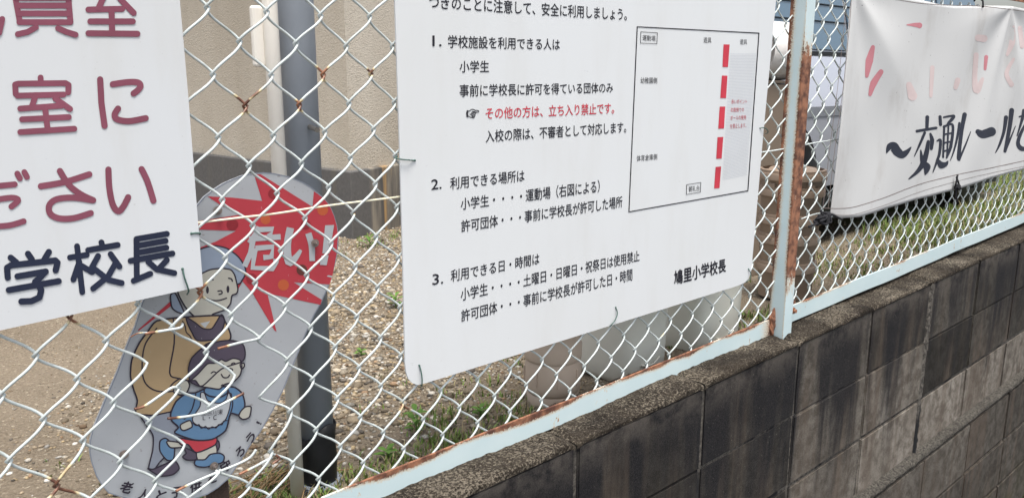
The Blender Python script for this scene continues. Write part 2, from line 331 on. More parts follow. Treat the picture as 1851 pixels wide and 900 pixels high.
# wide mortar joint and rough ledge
def rough_strip(name, f, nu, nv, amp, mat, seed=1):
    r = np.random.default_rng(seed); vs = []; 
    n1 = r.normal(0, 1, (nu + 1, nv + 1)); n1 = (n1 + np.roll(n1, 1, 0) + np.roll(n1, 1, 1) + np.roll(n1, -1, 0)) / 4
    for a in range(nu + 1):
        for b in range(nv + 1):
            p, nr = f(a / nu, b / nv); vs.append(tuple(Vector(p) + Vector(nr) * float(n1[a, b]) * amp))
    m = MB(); m.add(vs, [(a * (nv + 1) + b, (a + 1) * (nv + 1) + b, (a + 1) * (nv + 1) + b + 1, a * (nv + 1) + b + 1) for a in range(nu) for b in range(nv)])
    return m.build(name, mat, wall, smooth=True)
xw = XB + .4 * 4 + .004
rough_strip('mortar_joint', lambda a, b: ((xw - .018 + .036 * b, WY - .006 + .012 * (2 * b - 1) ** 2, wtop(xw) - .012 - .58 * a), (0.3, -1, 0)), 130, 6, .002, M['mortar'], 2)
def ledge(a, b):
    x = -1 + 6.6 * a; z0 = wtop(x) - .585
    prof = [(WY + .004, .004), (WY - .010, .001), (WY - .022, -.003), (WY - .027, -.010), (WY - .026, -.020), (WY - .018, -.026)]
    q = b * 5; i = min(4, int(q)); f = q - i; y = prof[i][0] * (1 - f) + prof[i + 1][0] * f; z = prof[i][1] * (1 - f) + prof[i + 1][1] * f
    return (x, y, z0 + z), (0, -1, .6)
rough_strip('mortar_ledge', ledge, 900, 8, .0032, M['ledge'], 3)
# rough coping on top, in lengths cracked apart over the joints
rcop = np.random.default_rng(5)
def coping(x0, x1, seed):
    r = np.random.default_rng(seed); nu = int((x1 - x0) / .006); nv = 22
    h = r.normal(0, 1, (nu + 1, nv + 1))
    h2 = h.copy()
    for _ in range(3): h2 = (h2 + np.roll(h2, 1, 0) + np.roll(h2, -1, 0) + np.roll(h2, 1, 1) + np.roll(h2, -1, 1)) / 3.2
    h = h2 * .8 + h * .25; vs = []
    for a in range(nu + 1):
        x = x0 + (x1 - x0) * a / nu; t_ = min(a, nu - a) / 3
        for b in range(nv + 1):
            q = b / nv
            if q < .12: y = WY - .0018; zz = -.012 + q / .12 * .010
            else: y = WY - .0018 + (q - .12) / .88 * (1.118 - WY); zz = -.002 + .002 * min(1, (q - .12) * 8) + .003 * math.sin(x * 9 + q * 3)
            e = 1 - min(1, t_)
            vs.append((x + r.uniform(-.0007, .0007), y - (h[a, b] * .0012 if q < .25 else 0), wtop(x) + zz + h[a, b] * .0011 - .006 * e))
    m = MB(); m.add(vs, [(a * (nv + 1) + b, (a + 1) * (nv + 1) + b, (a + 1) * (nv + 1) + b + 1, a * (nv + 1) + b + 1) for a in range(nu) for b in range(nv)])
    return m.build('coping', M['coping'], wall, smooth=True)
cuts = [-1.0, XB - .8, XB - .4, XB - .001, XB + .399, XB + .8, XB + 1.2, XB + 1.6, XB + 2.0, XB + 2.8, 5.6]
for k in range(len(cuts) - 1): coping(cuts[k] + .0008, cuts[k + 1] - .0008, 40 + k)

# ---------------------------------------------------------------- building behind
bl = empty('beige_building', (1.91, 3.25, GZ), 'beige stucco building with dark concrete footing behind the gravel yard', 'building')
ft = H - .4262
def prism(name, foot, z0, z1, mat, bev=0):
    n = len(foot); m = MB(); m.add([(x, y, z0) for x, y in foot] + [(x, y, z1) for x, y in foot],
        [(i, (i + 1) % n, n + (i + 1) % n, n + i) for i in range(n)] + [tuple(range(n, 2 * n)), tuple(range(n - 1, -1, -1))])
    return m.build(name, mat, bl, bevel=bev)
C0 = Vector((1.912, 3.245)); d1 = Vector((-.135, .99)); d2 = Vector((.945, .327))
def foot(e): 
    c = C0 - (d1 + d2) * e
    return [(c.x, c.y), ((c + d2 * (7 + 2 * e)).x, (c + d2 * (7 + 2 * e)).y), ((c + d2 * (7 + 2 * e) + d1 * (8 + 2 * e)).x, (c + d2 * (7 + 2 * e) + d1 * (8 + 2 * e)).y), ((c + d1 * (8 + 2 * e)).x, (c + d1 * (8 + 2 * e)).y)]
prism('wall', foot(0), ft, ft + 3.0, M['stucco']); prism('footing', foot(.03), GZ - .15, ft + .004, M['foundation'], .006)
prism('roof', foot(.5), ft + 3.0, ft + 3.15, M['roof'], .02)

# ---------------------------------------------------------------- gravel and grass
def ico():
    bm = bmesh.new(); bmesh.ops.create_icosphere(bm, subdivisions=1, radius=1)
    v = np.array([x.co[:] for x in bm.verts]); f = np.array([[a.index for a in x.verts] for x in bm.faces]); bm.free(); return v, f
def mass(name, V, Fc, C, mat, smooth=False):
    n, k, _ = V.shape; me = bpy.data.meshes.new(name)
    me.vertices.add(n * k); me.vertices.foreach_set('co', V.astype(np.float32).ravel())
    fs = (Fc[None] + (np.arange(n) * k)[:, None, None]).reshape(-1, Fc.shape[1]); w = Fc.shape[1]
    me.loops.add(fs.size); me.loops.foreach_set('vertex_index', fs.astype(np.int32).ravel())
    me.polygons.add(len(fs)); me.polygons.foreach_set('loop_start', (np.arange(len(fs)) * w).astype(np.int32)); me.polygons.foreach_set('loop_total', np.full(len(fs), w, np.int32))
    a = me.color_attributes.new('Col', 'FLOAT_COLOR', 'POINT'); cc = np.repeat(np.c_[C, np.ones(n)], k, axis=0); a.data.foreach_set('color', cc.astype(np.float32).ravel())
    me.materials.append(mat); me.update(calc_edges=True); me.validate(); o = bpy.data.objects.new(name, me); COL.objects.link(o); return o
iv, if_ = ico()
def wob(x, y, s): return np.sin(x * 2.1 * s + 1.7 * y * s) * .5 + np.sin(3.7 * x * s - 2.9 * y * s + 2) * .3 + np.sin(6.1 * y * s + 5.3 * x * s) * .2
def gravel():
    n = 130000; x = rng.uniform(-.3, 4.2, n); y = 1.14 + rng.random(n) ** 1.3 * 3.0
    band = np.exp(-((y - x * .9 - .95) / .8) ** 2) * np.clip((x - .15) / .5, .1, 1)                       # a belt of coarse stones runs along the building side
    near = np.clip((y - 1.2) / .4, 0, 1)
    keep = rng.random(n) < np.clip(.16 + 1.1 * band * near + .25 * wob(x, y, 1.5), .10, 1)
    x, y, band = x[keep], y[keep], band[keep]; n = len(x)
    s = np.exp(rng.normal(np.log(.0036), .40, n)) * (.62 + .6 * band)
    sand = (y > x * 1.0 + 1.55); s = np.where(sand, s * .45, s)
    sc = np.stack([s * rng.uniform(.8, 1.5, n), s * rng.uniform(.7, 1.2, n), s * rng.uniform(.4, .75, n)], 1)
    V = iv[None] * sc[:, None, :] * rng.uniform(.78, 1.2, (n, len(iv), 1))
    a = rng.uniform(0, 6.28, n); ca, sa = np.cos(a), np.sin(a); vx = V[..., 0] * ca[:, None] - V[..., 1] * sa[:, None]; vy = V[..., 0] * sa[:, None] + V[..., 1] * ca[:, None]
    V = np.stack([vx + x[:, None], vy + y[:, None], V[..., 2] + (gz(x, y) + s * .25)[:, None]], -1)
    pal = np.array([lin(c) for c in [(196, 184, 164), (176, 160, 136), (212, 206, 194), (150, 136, 116), (128, 120, 110), (186, 166, 132), (224, 220, 212), (168, 140, 112), (104, 98, 92)]])
    dim = np.where(sand, .8, 1.0)[:, None]; C = dim * pal[rng.choice(len(pal), n, p=[.2, .2, .12, .14, .08, .12, .04, .06, .04])] * rng.uniform(.34, .98, (n, 1))
    return tag(mass('gravel', V, if_, C, M['stone']), kind='stuff')
gravel()
def blades(name, x, y, h, pal, w=.0016, seed=3, z=None):
    r = np.random.default_rng(seed); n = len(x); a = r.uniform(0, 6.28, n); bend = r.uniform(.1, .8, n) * h
    dx, dy = np.cos(a), np.sin(a); px, py = -dy, dx; zz = gz(x, y) - .002 if z is None else z; V = np.zeros((n, 5, 3))
    for k, (t_, ww) in enumerate(((0, 1), (0, -1), (.55, .8), (.55, -.8), (1, 0))):
        V[:, k, 0] = x + dx * bend * t_ ** 2 + px * w * ww; V[:, k, 1] = y + dy * bend * t_ ** 2 + py * w * ww; V[:, k, 2] = zz + h * t_ * (1 - .2 * t_)
    Fc = np.array([[0, 1, 3], [0, 3, 2], [2, 3, 4]]); C = pal[r.integers(0, len(pal), n)] * r.uniform(.7, 1.25, (n, 1))
    return tag(mass(name, V, Fc, C, M['grass']), kind='stuff')
G = np.array([(.12, .20, .04), (.17, .26, .06), (.10, .16, .03), (.24, .28, .09), (.32, .28, .15), (.30, .24, .14)])
def grass():
    r = np.random.default_rng(11); X_, Y_, H_ = [], [], []
    def patch(x0, x1, y0, y1, n, h, clump=.5):
        cx = r.uniform(x0, x1, n // 12); cy = r.uniform(y0, y1, n // 12); k = r.integers(0, len(cx), n)
        X_.append(cx[k] + r.normal(0, .016, n)); Y_.append(np.maximum(1.125, cy[k] + r.normal(0, .016, n))); H_.append(r.uniform(.35, 1.1, n) * h)
    patch(.45, .95, 1.13, 1.25, 1300, .024); patch(.3, .62, 1.13, 1.33, 1500, .026); patch(.95, 1.3, 1.13, 1.2, 400, .022)
    patch(.9, 1.2, 1.13, 1.42, 500, .03); patch(.3, 2.2, 1.15, 1.7, 700, .018); patch(1.9, 2.35, 1.13, 1.3, 700, .03)
    patch(2.0, 3.2, 1.13, 1.66, 900, .022); patch(2.8, 4.0, 1.15, 1.66, 2600, .03); patch(3.6, 6.5, 1.13, 2.6, 18000, .07); patch(5.3, 10, 1.3, 6, 26000, .11)
    patch(1.3, 2.2, 2.9, 3.2, 500, .03)
    x, y, h = np.concatenate(X_), np.concatenate(Y_), np.concatenate(H_); ok = ~((x > 2.3) & (x < 5.6) & (y > 1.70) & (y < 3.15))
    return blades('grass', x[ok], y[ok], h[ok], G, .0018)
grass()
def litter():
    r = np.random.default_rng(21); n = 260; x = r.normal(.56, .06, n); y = np.maximum(1.14, r.normal(1.27, .04, n))
    m = MB()
    for k in range(70):
        a = r.normal(.5, .35); L = r.uniform(.03, .10); cx, cy = x[k], y[k]; z = float(gz(cx, cy)) + .006 + r.uniform(0, .008)
        m.tube([(cx - math.cos(a) * L / 2, max(1.125, cy - math.sin(a) * L / 2), z), (cx, cy, z + .004), (cx + math.cos(a) * L / 2, max(1.125, cy + math.sin(a) * L / 2), z)], .0011, 5)
    tag(m.build('dry_litter', M['straw'], smooth=True), kind='stuff')
litter()
def weed(u, v, label, n, h, wd, y=None, wid=.006):
    p = at(u, v, 2, GZ) if y is None else at(u, v, 1, y); r = random.Random(u); bx, by = p.x, max(1.14, p.y); bz = float(gz(bx, by))
    o = empty('weed', (bx, by, bz), label, 'plant', 'small weeds in the gravel')
    m = MB(); m.tube([(bx, by, bz - .003), (bx + .003, by, bz + h * .6), (bx + .006, by - .004, bz + h)], [.0016, .0013, .0007], 6); m.build('stem', M['leaf'], o, True)
    for k in range(n):
        a = k * 2.4 + r.uniform(-.3, .3); z0 = bz + h * (.15 + .8 * k / n); L = wd * r.uniform(.7, 1.1); dx, dy = math.cos(a), math.sin(a); m = MB(); vs = []
        for t_, w_ in ((0, .15), (.3, .8), (.6, 1), (.85, .5), (1, .05)):
            c = Vector((bx + dx * L * t_, by + dy * L * t_, z0 + L * (.75 * t_ - .55 * t_ * t_)))
            s = Vector((-dy, dx, 0)) * wid * w_; vs += [c - s, c + Vector((0, 0, -.0012)), c + s]
        m.add(vs, [(3 * i + j, 3 * i + 3 + j, 3 * i + 4 + j, 3 * i + 1 + j) for i in range(4) for j in range(2)]); m.build('leaf', M['leaf'], o, True)
weed(752, 790, 'tall leafy weed just under the lower left corner of the rules board', 12, .055, .03)
weed(700, 835, 'low spreading weed by the rail to the right of the black pole sleeve', 9, .022, .026)
weed(868, 760, 'small weed in the gravel to the left of the brown pot stack', 9, .022, .024)
weed(715, 560, 'bushy little weed at the left edge of the rules board', 10, .05, .035)
weed(652, 640, 'tiny weed among pale stones right of the grey pole', 7, .022, .02)
weed(668, 446, 'weed at the foot of the building footing', 9, .05, .06)
weed(1330, 580, 'weed between the grey tub and the fence post', 9, .02, .03)

# ---------------------------------------------------------------- poles
def pole(name, x, y, r, z0, z1, mat, label, cat):
    o = empty(name, (x, y, z0), label, cat); MB().tube([(x, y, z0), (x, y, (z0 + z1) / 2), (x, y, z1)], r, 32).build('pipe', mat, o, True); return o
px, py = .632, 1.222
g = pole('steel_pole', px, py, .0295, GZ + .0, H + .9, M['pipe_grey'], 'tall blue-grey painted steel pole behind the mesh and the round-headed board', 'pole')
mb = MB(); n = 40; vs = []
for k in range(n):
    c = 2 * math.pi * k / n; top = GZ + .118 + .012 * math.sin(c + 2.2) + .006 * math.sin(3 * c)
    if 2.6 < c < 3.0: top += .004
    for q in range(7):
        rr = .0325 + .0012 * math.sin(5 * c + q * 1.7) + (.001 if q == 6 else 0); vs.append((px + rr * math.cos(c), py + rr * math.sin(c), GZ + .015 + (top - GZ - .015) * q / 6))
mb.add(vs, [(k * 7 + q, ((k + 1) % n) * 7 + q, ((k + 1) % n) * 7 + q + 1, k * 7 + q + 1) for k in range(n) for q in range(6)])
o = mb.build('rubber_sleeve', M['rubber'], g, True); so_ = o.modifiers.new('s', 'SOLIDIFY'); so_.thickness = .002
MB().lathe([(0, GZ + .022), (.036, GZ + .022), (.042, GZ + .018), (.044, GZ - .01)], px, py, 32).build('base_collar', M['pipe_grey'], g, True)
cx, cy = .582, 1.205
c_ = pole('conduit_pipe', cx, cy, .0115, GZ, H + .9, M['conduit'], 'slim ivory conduit pipe standing left of the blue-grey pole', 'pipe')
a_, b_ = at(452, 10, 1, 1.215), at(480, 122, 1, 1.215)
MB().box(a_.x, cx, 1.21, 1.222, b_.z, a_.z).build('bracket_plate', M['conduit'], c_, bevel=.004)

# ---------------------------------------------------------------- chain-link fence
fence = empty('chain_link_fence', (1.8, FY, H - .66), 'white coated chain-link fence with rusty pale blue steel frame on the wall', 'fence')
MX, MZ, MW, MV = .4281, H + .08255, .039526, .040588
A = .0060; WR = .0019
rusty = [(438, 190, .012), (541, 192, .008), (583, 133, .010), (455, 165, .010), (470, 205, .006), (671, 130, .006), (136, 572, .010), (440, 505, .007), (738, 735, .010), (1193, 600, .007),
         (125, 850, .010), (104, 878, .012), (125, 896, .010), (360, 525, .012), (643, 385, .004), (722, 735, .006), (592, 535, .005), (1470, 395, .004), (1380, 130, .005), (1235, 600, .004), (865, 700, .004), (520, 232, .009)]
RP = np.array([[*at(u, v, 1, FY)[:], r * 1.25] for u, v, r in rusty])
def jit(i, j, s):
    r = random.Random(i * 7919 + j * 104729 + s); return r.uniform(-1, 1)
def knot(i, j, part):
    if part == 0:
        x = MX + MW * i; z = MZ - MV * j
    else:
        x = 1.951 + .0357 * i; z = H + .097 - .0406 * j + .012 * (x - 1.951)
    return x + .0015 * jit(i, j, 1 + part * 5), z + .0015 * jit(i, j, 2 + part * 5)
cut = {-3: {10, 11}, 0: {11, 12, 13, 14}, -1: {13, 14}, -2: {13, 14}}
move = {(-3, 11): (4, -1), (-6, 14): (6, 10), (1, 13): (-4, 8), (0, 12): (-6, 6), (-1, 11): (4, 4), (-2, 14): (2, 6), (1, 15): (9, 18), (-1, 15): (10, 22), (0, 16): (12, 16)}
def ray_rust(me):
    n = len(me.vertices); co = np.empty(n * 3, np.float32); me.vertices.foreach_get('co', co); co = co.reshape(-1, 3); v = np.zeros(n)
    for p in RP:
        d = np.linalg.norm(co - p[:3], axis=1); v = np.maximum(v, np.clip(1.35 - d / p[3], 0, 1))
    a = me.attributes.new('rust', 'FLOAT', 'POINT'); a.data.foreach_set('value', v.astype(np.float32))
def wire(n, part, ztop, zbot):
    runs = []; cur = []; sgn_y = 1
    j = -12
    while j < 30:
        right = (n + j) % 2 != 0                       # bend at column n+1 when odd
        i = n + 1 if right else n
        x, z = knot(i, j, part)
        if part == 0 and (i, j) in move:
            du, dv = move[(i, j)]; w_ = 1500; x += du / w_; z -= dv / w_
        x += (.0030 if right else -.0030)                # hooked past its neighbour
        if z > ztop(x): cur = []; j += 1; continue
        front = right                                    # strand going down from the right column runs '/' in front
        x2, z2 = knot(n if right else n + 1, j + 1, part)
        if part == 0 and (n if right else n + 1, j + 1) in move:
            du, dv = move[(n if right else n + 1, j + 1)]; x2 += du / 1500; z2 -= dv / 1500
        x2 += (-.0030 if right else .0030)
        if part == 0 and j in cut.get(n, ()):
            if cur: runs.append(cur)
            cur = []; j += 1; continue
        K_ = 9
        for k in range(K_ + 1):
            t_ = k / K_
            if k == 0 and cur: continue
            e = math.sin(math.pi * t_); y = FY + (-1 if front else 1) * A * (e ** .6 if e > 0 else 0)
            tt = t_ - .045 * math.sin(2 * math.pi * t_)
            xx = x + (x2 - x) * tt; zz = z + (z2 - z) * t_
            if zz < zbot(xx): break
            cur.append((xx, y, zz))
        else:
            j += 1; continue
        break
    if cur: runs.append(cur)
    m = MB()
    for r_ in runs:
        if len(r_) > 2: m.tube(r_, WR, 7)
    if not m.v: return
    o = m.build('mesh_wire', M['wire'], fence, True); ray_rust(o.data)
def railz(x):                                            # foot of the bottom rail
    return H - .676 + (x - .65) * .0235 if x < 1.88 else H - .6335 + (x - 1.88) * .0315
TOPR = lambda x: H + .262 + .006 * (x - 1.9)
for n in range(-26, 36): wire(n, 0, TOPR, lambda x: railz(x) + .03)
for n in range(-1, 84): wire(n, 1, TOPR, lambda x: railz(x) + .03)
def bent(pts, name='broken_wire', r=WR, mat='wire', parent=None, rust_end=True):
    P_ = []
    for q in pts:
        P_.append(at(q[0], q[1], 1, FY + (q[2] if len(q) > 2 else 0)))
    # smooth by subdividing (Catmull-Rom)
    out = []
    for i in range(len(P_) - 1):
        p0, p1, p2, p3 = P_[max(i - 1, 0)], P_[i], P_[i + 1], P_[min(i + 2, len(P_) - 1)]
        for k in range(6):
            t_ = k / 6; out.append(.5 * ((2 * p1) + (p2 - p0) * t_ + (2 * p0 - 5 * p1 + 4 * p2 - p3) * t_ ** 2 + (3 * p1 - p0 - 3 * p2 + p3) * t_ ** 3))
    out.append(P_[-1]); m = MB(); m.tube(out, r, 7); o = m.build(name, M[mat], parent or fence, True)
    if mat == 'wire':
        me = o.data; n = len(me.vertices); v = np.zeros(n); e = np.array(out[-1][:]); co = np.empty(n * 3, np.float32); me.vertices.foreach_get('co', co); co = co.reshape(-1, 3)
        d = np.linalg.norm(co - e, axis=1); v = np.clip(1.6 - d / .012, 0, 1) if rust_end else v
        a = me.attributes.new('rust', 'FLOAT', 'POINT'); a.data.foreach_set('value', v.astype(np.float32))
    return o
bent([(330, 585), (326, 592, -.004), (300, 597, -.006), (262, 603, -.008)]); bent([(272, 601, -.008), (250, 602, -.007), (236, 609, 0)], r=.0009)
bent([(326, 702), (312, 700, -.004), (290, 714, -.007), (262, 733, -.009), (243, 739, -.01)])
bent([(478, 602), (466, 612, -.004), (430, 620, -.007), (394, 630, -.009)])
bent([(378, 740), (372, 745, -.005), (340, 752, -.007), (303, 756, -.008)]); bent([(370, 745), (378, 742, -.006), (408, 727, -.009), (441, 710, -.012)])
bent([(400, 850), (360, 867, -.006), (340, 876, -.008), (318, 887, -.01)]); bent([(398, 851, -.004), (430, 838, -.008), (452, 826, -.010), (463, 812, -.012)], rust_end=False)
bent([(492, 826), (480, 832, -.004), (460, 843, -.008), (432, 857, -.010)])
bent([(492, 838), (505, 828, .0), (498, 822, .003)], rust_end=True)
o = bent([(338, 405, -.002), (440, 393, -.007), (500, 386, -.003), (600, 371, -.006), (722, 356, -.002), (760, 350, 0)], 'tension_wire', .0016, 'tensile')
bent([(1372, 276, .004), (1395, 273, -.008), (1432, 267, -.004)], 'tension_wire', .0018, 'wire', rust_end=False); bent([(1446, 265, .006), (1470, 259, -.009), (1516, 252, -.004)], 'tension_wire', .0018, 'wire', rust_end=False)
bent([(1448, 396, .006), (1470, 388, -.006), (1490, 384, -.004)], 'tension_wire', .0016, 'wire', rust_end=False)
# bottom rails: angle iron, foot at z=0 of the object
def rail(x0, x1, mat, label=None):
    m = MB(); n = 60; hh = .0455; vs = []; L = x1 - x0
    prof = [(0, 0), (0, hh), (.0045, hh), (.0045, .0045), (.04, .0045), (.04, 0)]
    def dz(x): return railz(x) - railz(x0)
    for k in range(n + 1):
        x = L * k / n; w = .0009 * math.sin(x * 7) + .0006 * math.sin(x * 17 + 1)
        for (yy, zz) in prof: vs.append((x, yy + w, zz + dz(x0 + x) + w * .5))
    q = len(prof); m.add(vs, [(k * q + i, (k + 1) * q + i, (k + 1) * q + (i + 1) % q, k * q + (i + 1) % q) for k in range(n) for i in range(q)] + [tuple(range(q)), tuple(range(n * q + q - 1, n * q - 1, -1))])
    me = m.build('bottom_rail', mat, fence, bevel=.0006, loc=(x0, FY - .0135, railz(x0))); return me
rail(-1.0, .52, M['rail_right']); rail(.545, 1.835, M['rail_left']); rail(1.896, 5.6, M['rail_right'])
m = MB(); 
for x0, x1 in ((-1.0, 1.805), (1.875, 5.6)):
    m = MB(); m.box(x0, x1, FY - .016, FY - .012, TOPR(1.9) - .004, TOPR(1.9) + .036); m.box(x0, x1, FY - .0118, FY + .024, TOPR(1.9) + .032, TOPR(1.9) + .036); m.build('top_rail', M['rust'], fence)
# post: square tube
pf = Vector((1.830, 1.018, H - .66)); pw = .043
m = MB(); m.box(0, .040, 0, pw, 0, 1.12); o = m.build('fence_post', M['post'], fence, bevel=.002, loc=pf); o.rotation_euler = (0, -.003, 0)
m = MB(); rr = random.Random(4); bm = bmesh.new(); bmesh.ops.create_icosphere(bm, subdivisions=4, radius=1)
wc = Vector((pf.x - .008, FY - .014, railz(1.81) + .030))
vs_ = []
for v in bm.verts:
    c = v.co; k = 1 + .16 * math.sin(7 * c.z + 3 * c.x) + .12 * math.sin(13 * c.z - 9 * c.y + 2) + rr.uniform(-.05, .05)
    vs_.append(wc + Vector((c.x * .011 * k * (1 + .5 * c.z), c.y * .006 * k, c.z * .036 * k)))
m.add(vs_, [tuple(v.index for v in f.verts) for f in bm.faces]); bm.free()
m.build('rusty_weld', M['rust'], fence, True)
m = MB(); c = at(1430, 563, 1, FY - .02); m.tube([c + Vector((.012, .012, .0)), c + Vector((.012, -.002, 0))], .009, 6); m.tube([c + Vector((.012, -.0025, 0)), c + Vector((.012, -.008, 0))], .005, 12); m.build('bolt', M['rust'], fence)
m = MB(); c2 = at(1432, 548, 1, FY - .005); m.box(c2.x - .012, c2.x + .012, FY - .008, FY, c2.z - .01, c2.z + .006); m.build('bracket', M['rust'], fence, bevel=.002)

# ---------------------------------------------------------------- lettering tools
def glyphs(text):
    c = bpy.data.curves.new('t', 'FONT'); c.body = text; c.resolution_u = 3
    o = bpy.data.objects.new('t', c); COL.objects.link(o); bpy.context.view_layer.update()
    me = bpy.data.meshes.new_from_object(o.evaluated_get(bpy.context.evaluated_depsgraph_get()))
    v = [x.co.copy() for x in me.vertices]; f = [tuple(p.vertices) for p in me.polygons]
    bpy.data.objects.remove(o); bpy.data.curves.remove(c); bpy.data.meshes.remove(me); return v, f
def text(s, TL, TR, BL, BR, y, mat, parent, off=.0, name='lettering', lab=None):
    v, f = glyphs(s); xs_ = [p.x for p in v]; ys_ = [p.y for p in v]; x0, x1, y0, y1 = min(xs_), max(xs_), min(ys_), max(ys_)
    P_ = [at(*p, 1, y) for p in (TL, TR, BL, BR)]
    m = MB()
    sh = [(0, 0)] if off == 0 else [(-off, 0), (off, 0), (0, off), (0, -off)]
    for k, (ox, oy) in enumerate(sh):
        vs = []
        for p in v:
            a = (p.x + ox - x0) / (x1 - x0); b = (p.y + oy - y0) / (y1 - y0)
            vs.append(P_[2].lerp(P_[3], a).lerp(P_[0].lerp(P_[1], a), b) + Vector((0, -k * 1e-5, 0)))
        m.add(vs, f)
    o = m.build(name, mat, parent)
    if lab: o['label'] = lab
    return o
class Strokes:
    """flat brush strokes given in photo pixels, laid on a plane or on a surface function"""
    def __init__(s, f): s.f = f; s.m = MB(); s.k = 0
    def stroke(s, pts, w=None, cap=True, sub=1):
        if sub == 1 and cap and len(pts) > 2:
            for a_, b_ in zip(pts, pts[1:]): s.stroke([a_, b_], w, cap)
            return s
        pts = [tuple(p) for p in pts]; P_ = [Vector(p[:2]) for p in pts]; Wd = [(p[2] if len(p) > 2 else w) for p in pts]
        if sub > 1:
            o, ow = [], []
            for i in range(len(P_) - 1):
                p0, p1, p2, p3 = P_[max(i - 1, 0)], P_[i], P_[i + 1], P_[min(i + 2, len(P_) - 1)]
                for k in range(sub):
                    t_ = k / sub; o.append(.5 * ((2 * p1) + (p2 - p0) * t_ + (2 * p0 - 5 * p1 + 4 * p2 - p3) * t_ ** 2 + (3 * p1 - p0 - 3 * p2 + p3) * t_ ** 3)); ow.append(Wd[i] * (1 - t_) + Wd[i + 1] * t_)
            P_ = o + [P_[-1]]; Wd = ow + [Wd[-1]]
        lay = s.k * 1.2e-5; s.k += 1 + len(P_) // 8; vs = []
        nr = []
        for i, p in enumerate(P_):
            d = (P_[min(i + 1, len(P_) - 1)] - P_[max(i - 1, 0)]); d = d.normalized() if d.length else Vector((1, 0)); nr.append(Vector((-d.y, d.x)))
            c = math.sqrt(max(.25, 1)); 
            vs += [s.f(*(p + nr[-1] * Wd[i]), lay + i * 1.5e-6), s.f(*(p - nr[-1] * Wd[i]), lay + i * 1.5e-6)]
        s.m.add(vs, [(2 * i, 2 * i + 1, 2 * i + 3, 2 * i + 2) for i in range(len(P_) - 1)])
        if cap:
            for e in ([0, len(P_) - 1] if sub > 1 or len(P_) == 2 else range(len(P_))):
                lay = s.k * 1.2e-5; s.k += 1
                s.m.add([s.f(P_[e].x + Wd[e] * math.cos(a * math.pi / 8), P_[e].y + Wd[e] * math.sin(a * math.pi / 8), lay) for a in range(16)], [tuple(range(16))])
        return s
    def poly(s, pts):
        lay = s.k * 1.2e-5; s.k += 1
        tri = tessellate_polygon([[Vector((p[0], p[1], 0)) for p in pts]]); s.m.add([s.f(p[0], p[1], lay) for p in pts], tri); return s
    def done(s, name, mat, parent, label=None):
        o = s.m.build(name, mat, parent)
        if label: o['label'] = label
        return o
def plane(y): return lambda u, v, lay: at(u, v, 1, y - lay)
def slab(name, outline, y, th, mat, parent, bev=.0008):
    P_ = [at(u, v, 1, y) for u, v in outline]; n = len(P_); tri = tessellate_polygon([P_]); m = MB()
    B_ = [p + Vector((0, th, 0)) for p in P_]
    m.add(P_ + B_, [tuple(t_) for t_ in tri] + [tuple(n + i for i in t_[::-1]) for t_ in tri] + [(i, (i + 1) % n, n + (i + 1) % n, n + i) for i in range(n)])
    me = m.build(name, mat, parent)
    bm = bmesh.new(); bm.from_mesh(me.data); bmesh.ops.recalc_face_normals(bm, faces=bm.faces); bm.to_mesh(me.data); bm.free(); return me
def zf(ox, oy, k): return lambda pts: [(ox + p[0] / k, oy + p[1] / k, *[q / k for q in p[2:]]) for p in pts]

# ---------------------------------------------------------------- sign at the left edge (hand-painted)
s1y = FY - .012
s1 = empty('painted_notice_board', at(180, 570, 1, s1y), 'weathered white notice board with brush-painted maroon and navy characters', 'sign')
slab('panel', [(367, 517), (0, 597), (-420, 668), (-470, -330), (296, -330), (325, 0), (340, 170), (354, 350)], s1y, .003, M['sign_old'], s1)
z1 = zf(0, 0, 3); z2 = zf(0, 300, 3); PL = plane(s1y - .0006)
k_ = Strokes(PL)
for st in [[(85, 0), (108, 122)], [(372, 0), (382, 122)], [(100, 32), (372, 32)], [(100, 75), (375, 75)], [(105, 122), (380, 122)], [(195, 150), (150, 175), (97, 187)], [(315, 155), (360, 175), (410, 190)],
           [(90, -10), (375, -10)], [(12, 105), (-5, 180)]]: k_.stroke(z1(st), 16 / 3)
k_.done('lettering', M['ink_maroon'], s1)
k_ = Strokes(PL)
for st in [[(480, 54), (662, 50)], [(640, -20), (665, 10), (725, 72)], [(565, -20), (535, 45)], [(605, 60), (608, 180)], [(490, 118), (720, 118)], [(480, 182), (745, 185)], [(490, -40), (700, -40)]]: k_.stroke(z1(st), 16.5 / 3)
k_.done('lettering', M['ink_maroon'], s1)
k_ = Strokes(PL)
for st in [[(220, 422), (222, 452)], [(85, 510), (82, 460), (100, 455), (355, 452), (372, 462), (370, 502)], [(95, 520), (345, 514)], [(190, 530), (172, 580)], [(300, 535), (380, 592)], [(110, 590), (335, 574)],
           [(245, 590), (258, 700)], [(120, 648), (373, 636)], [(110, 717), (403, 699)]]: k_.stroke(z1(st), 16 / 3)
k_.done('lettering', M['ink_maroon'], s1)
k_ = Strokes(PL)
k_.stroke(z1([(543, 432), (550, 560), (567, 683)]), 17 / 3); k_.stroke(z1([(612, 458), (690, 447), (745, 448), (762, 465), (750, 488), (725, 508)]), 17 / 3, sub=5); k_.stroke(z1([(640, 590), (622, 622), (635, 648), (700, 658), (790, 642)]), 17 / 3, sub=5)
k_.done('lettering', M['ink_maroon'], s1)
k_ = Strokes(PL)
for st in [[(-40, 112), (80, 100)], [(94, 42), (108, 68)], [(132, 34), (146, 60)], [(-30, 185), (60, 172), (98, 182), (88, 200), (62, 220)], [(-60, 330), (50, 322), (128, 300)]]: k_.stroke(z2(st), 16 / 3, sub=4)
k_.done('lettering', M['ink_maroon'], s1)
k_ = Strokes(PL)
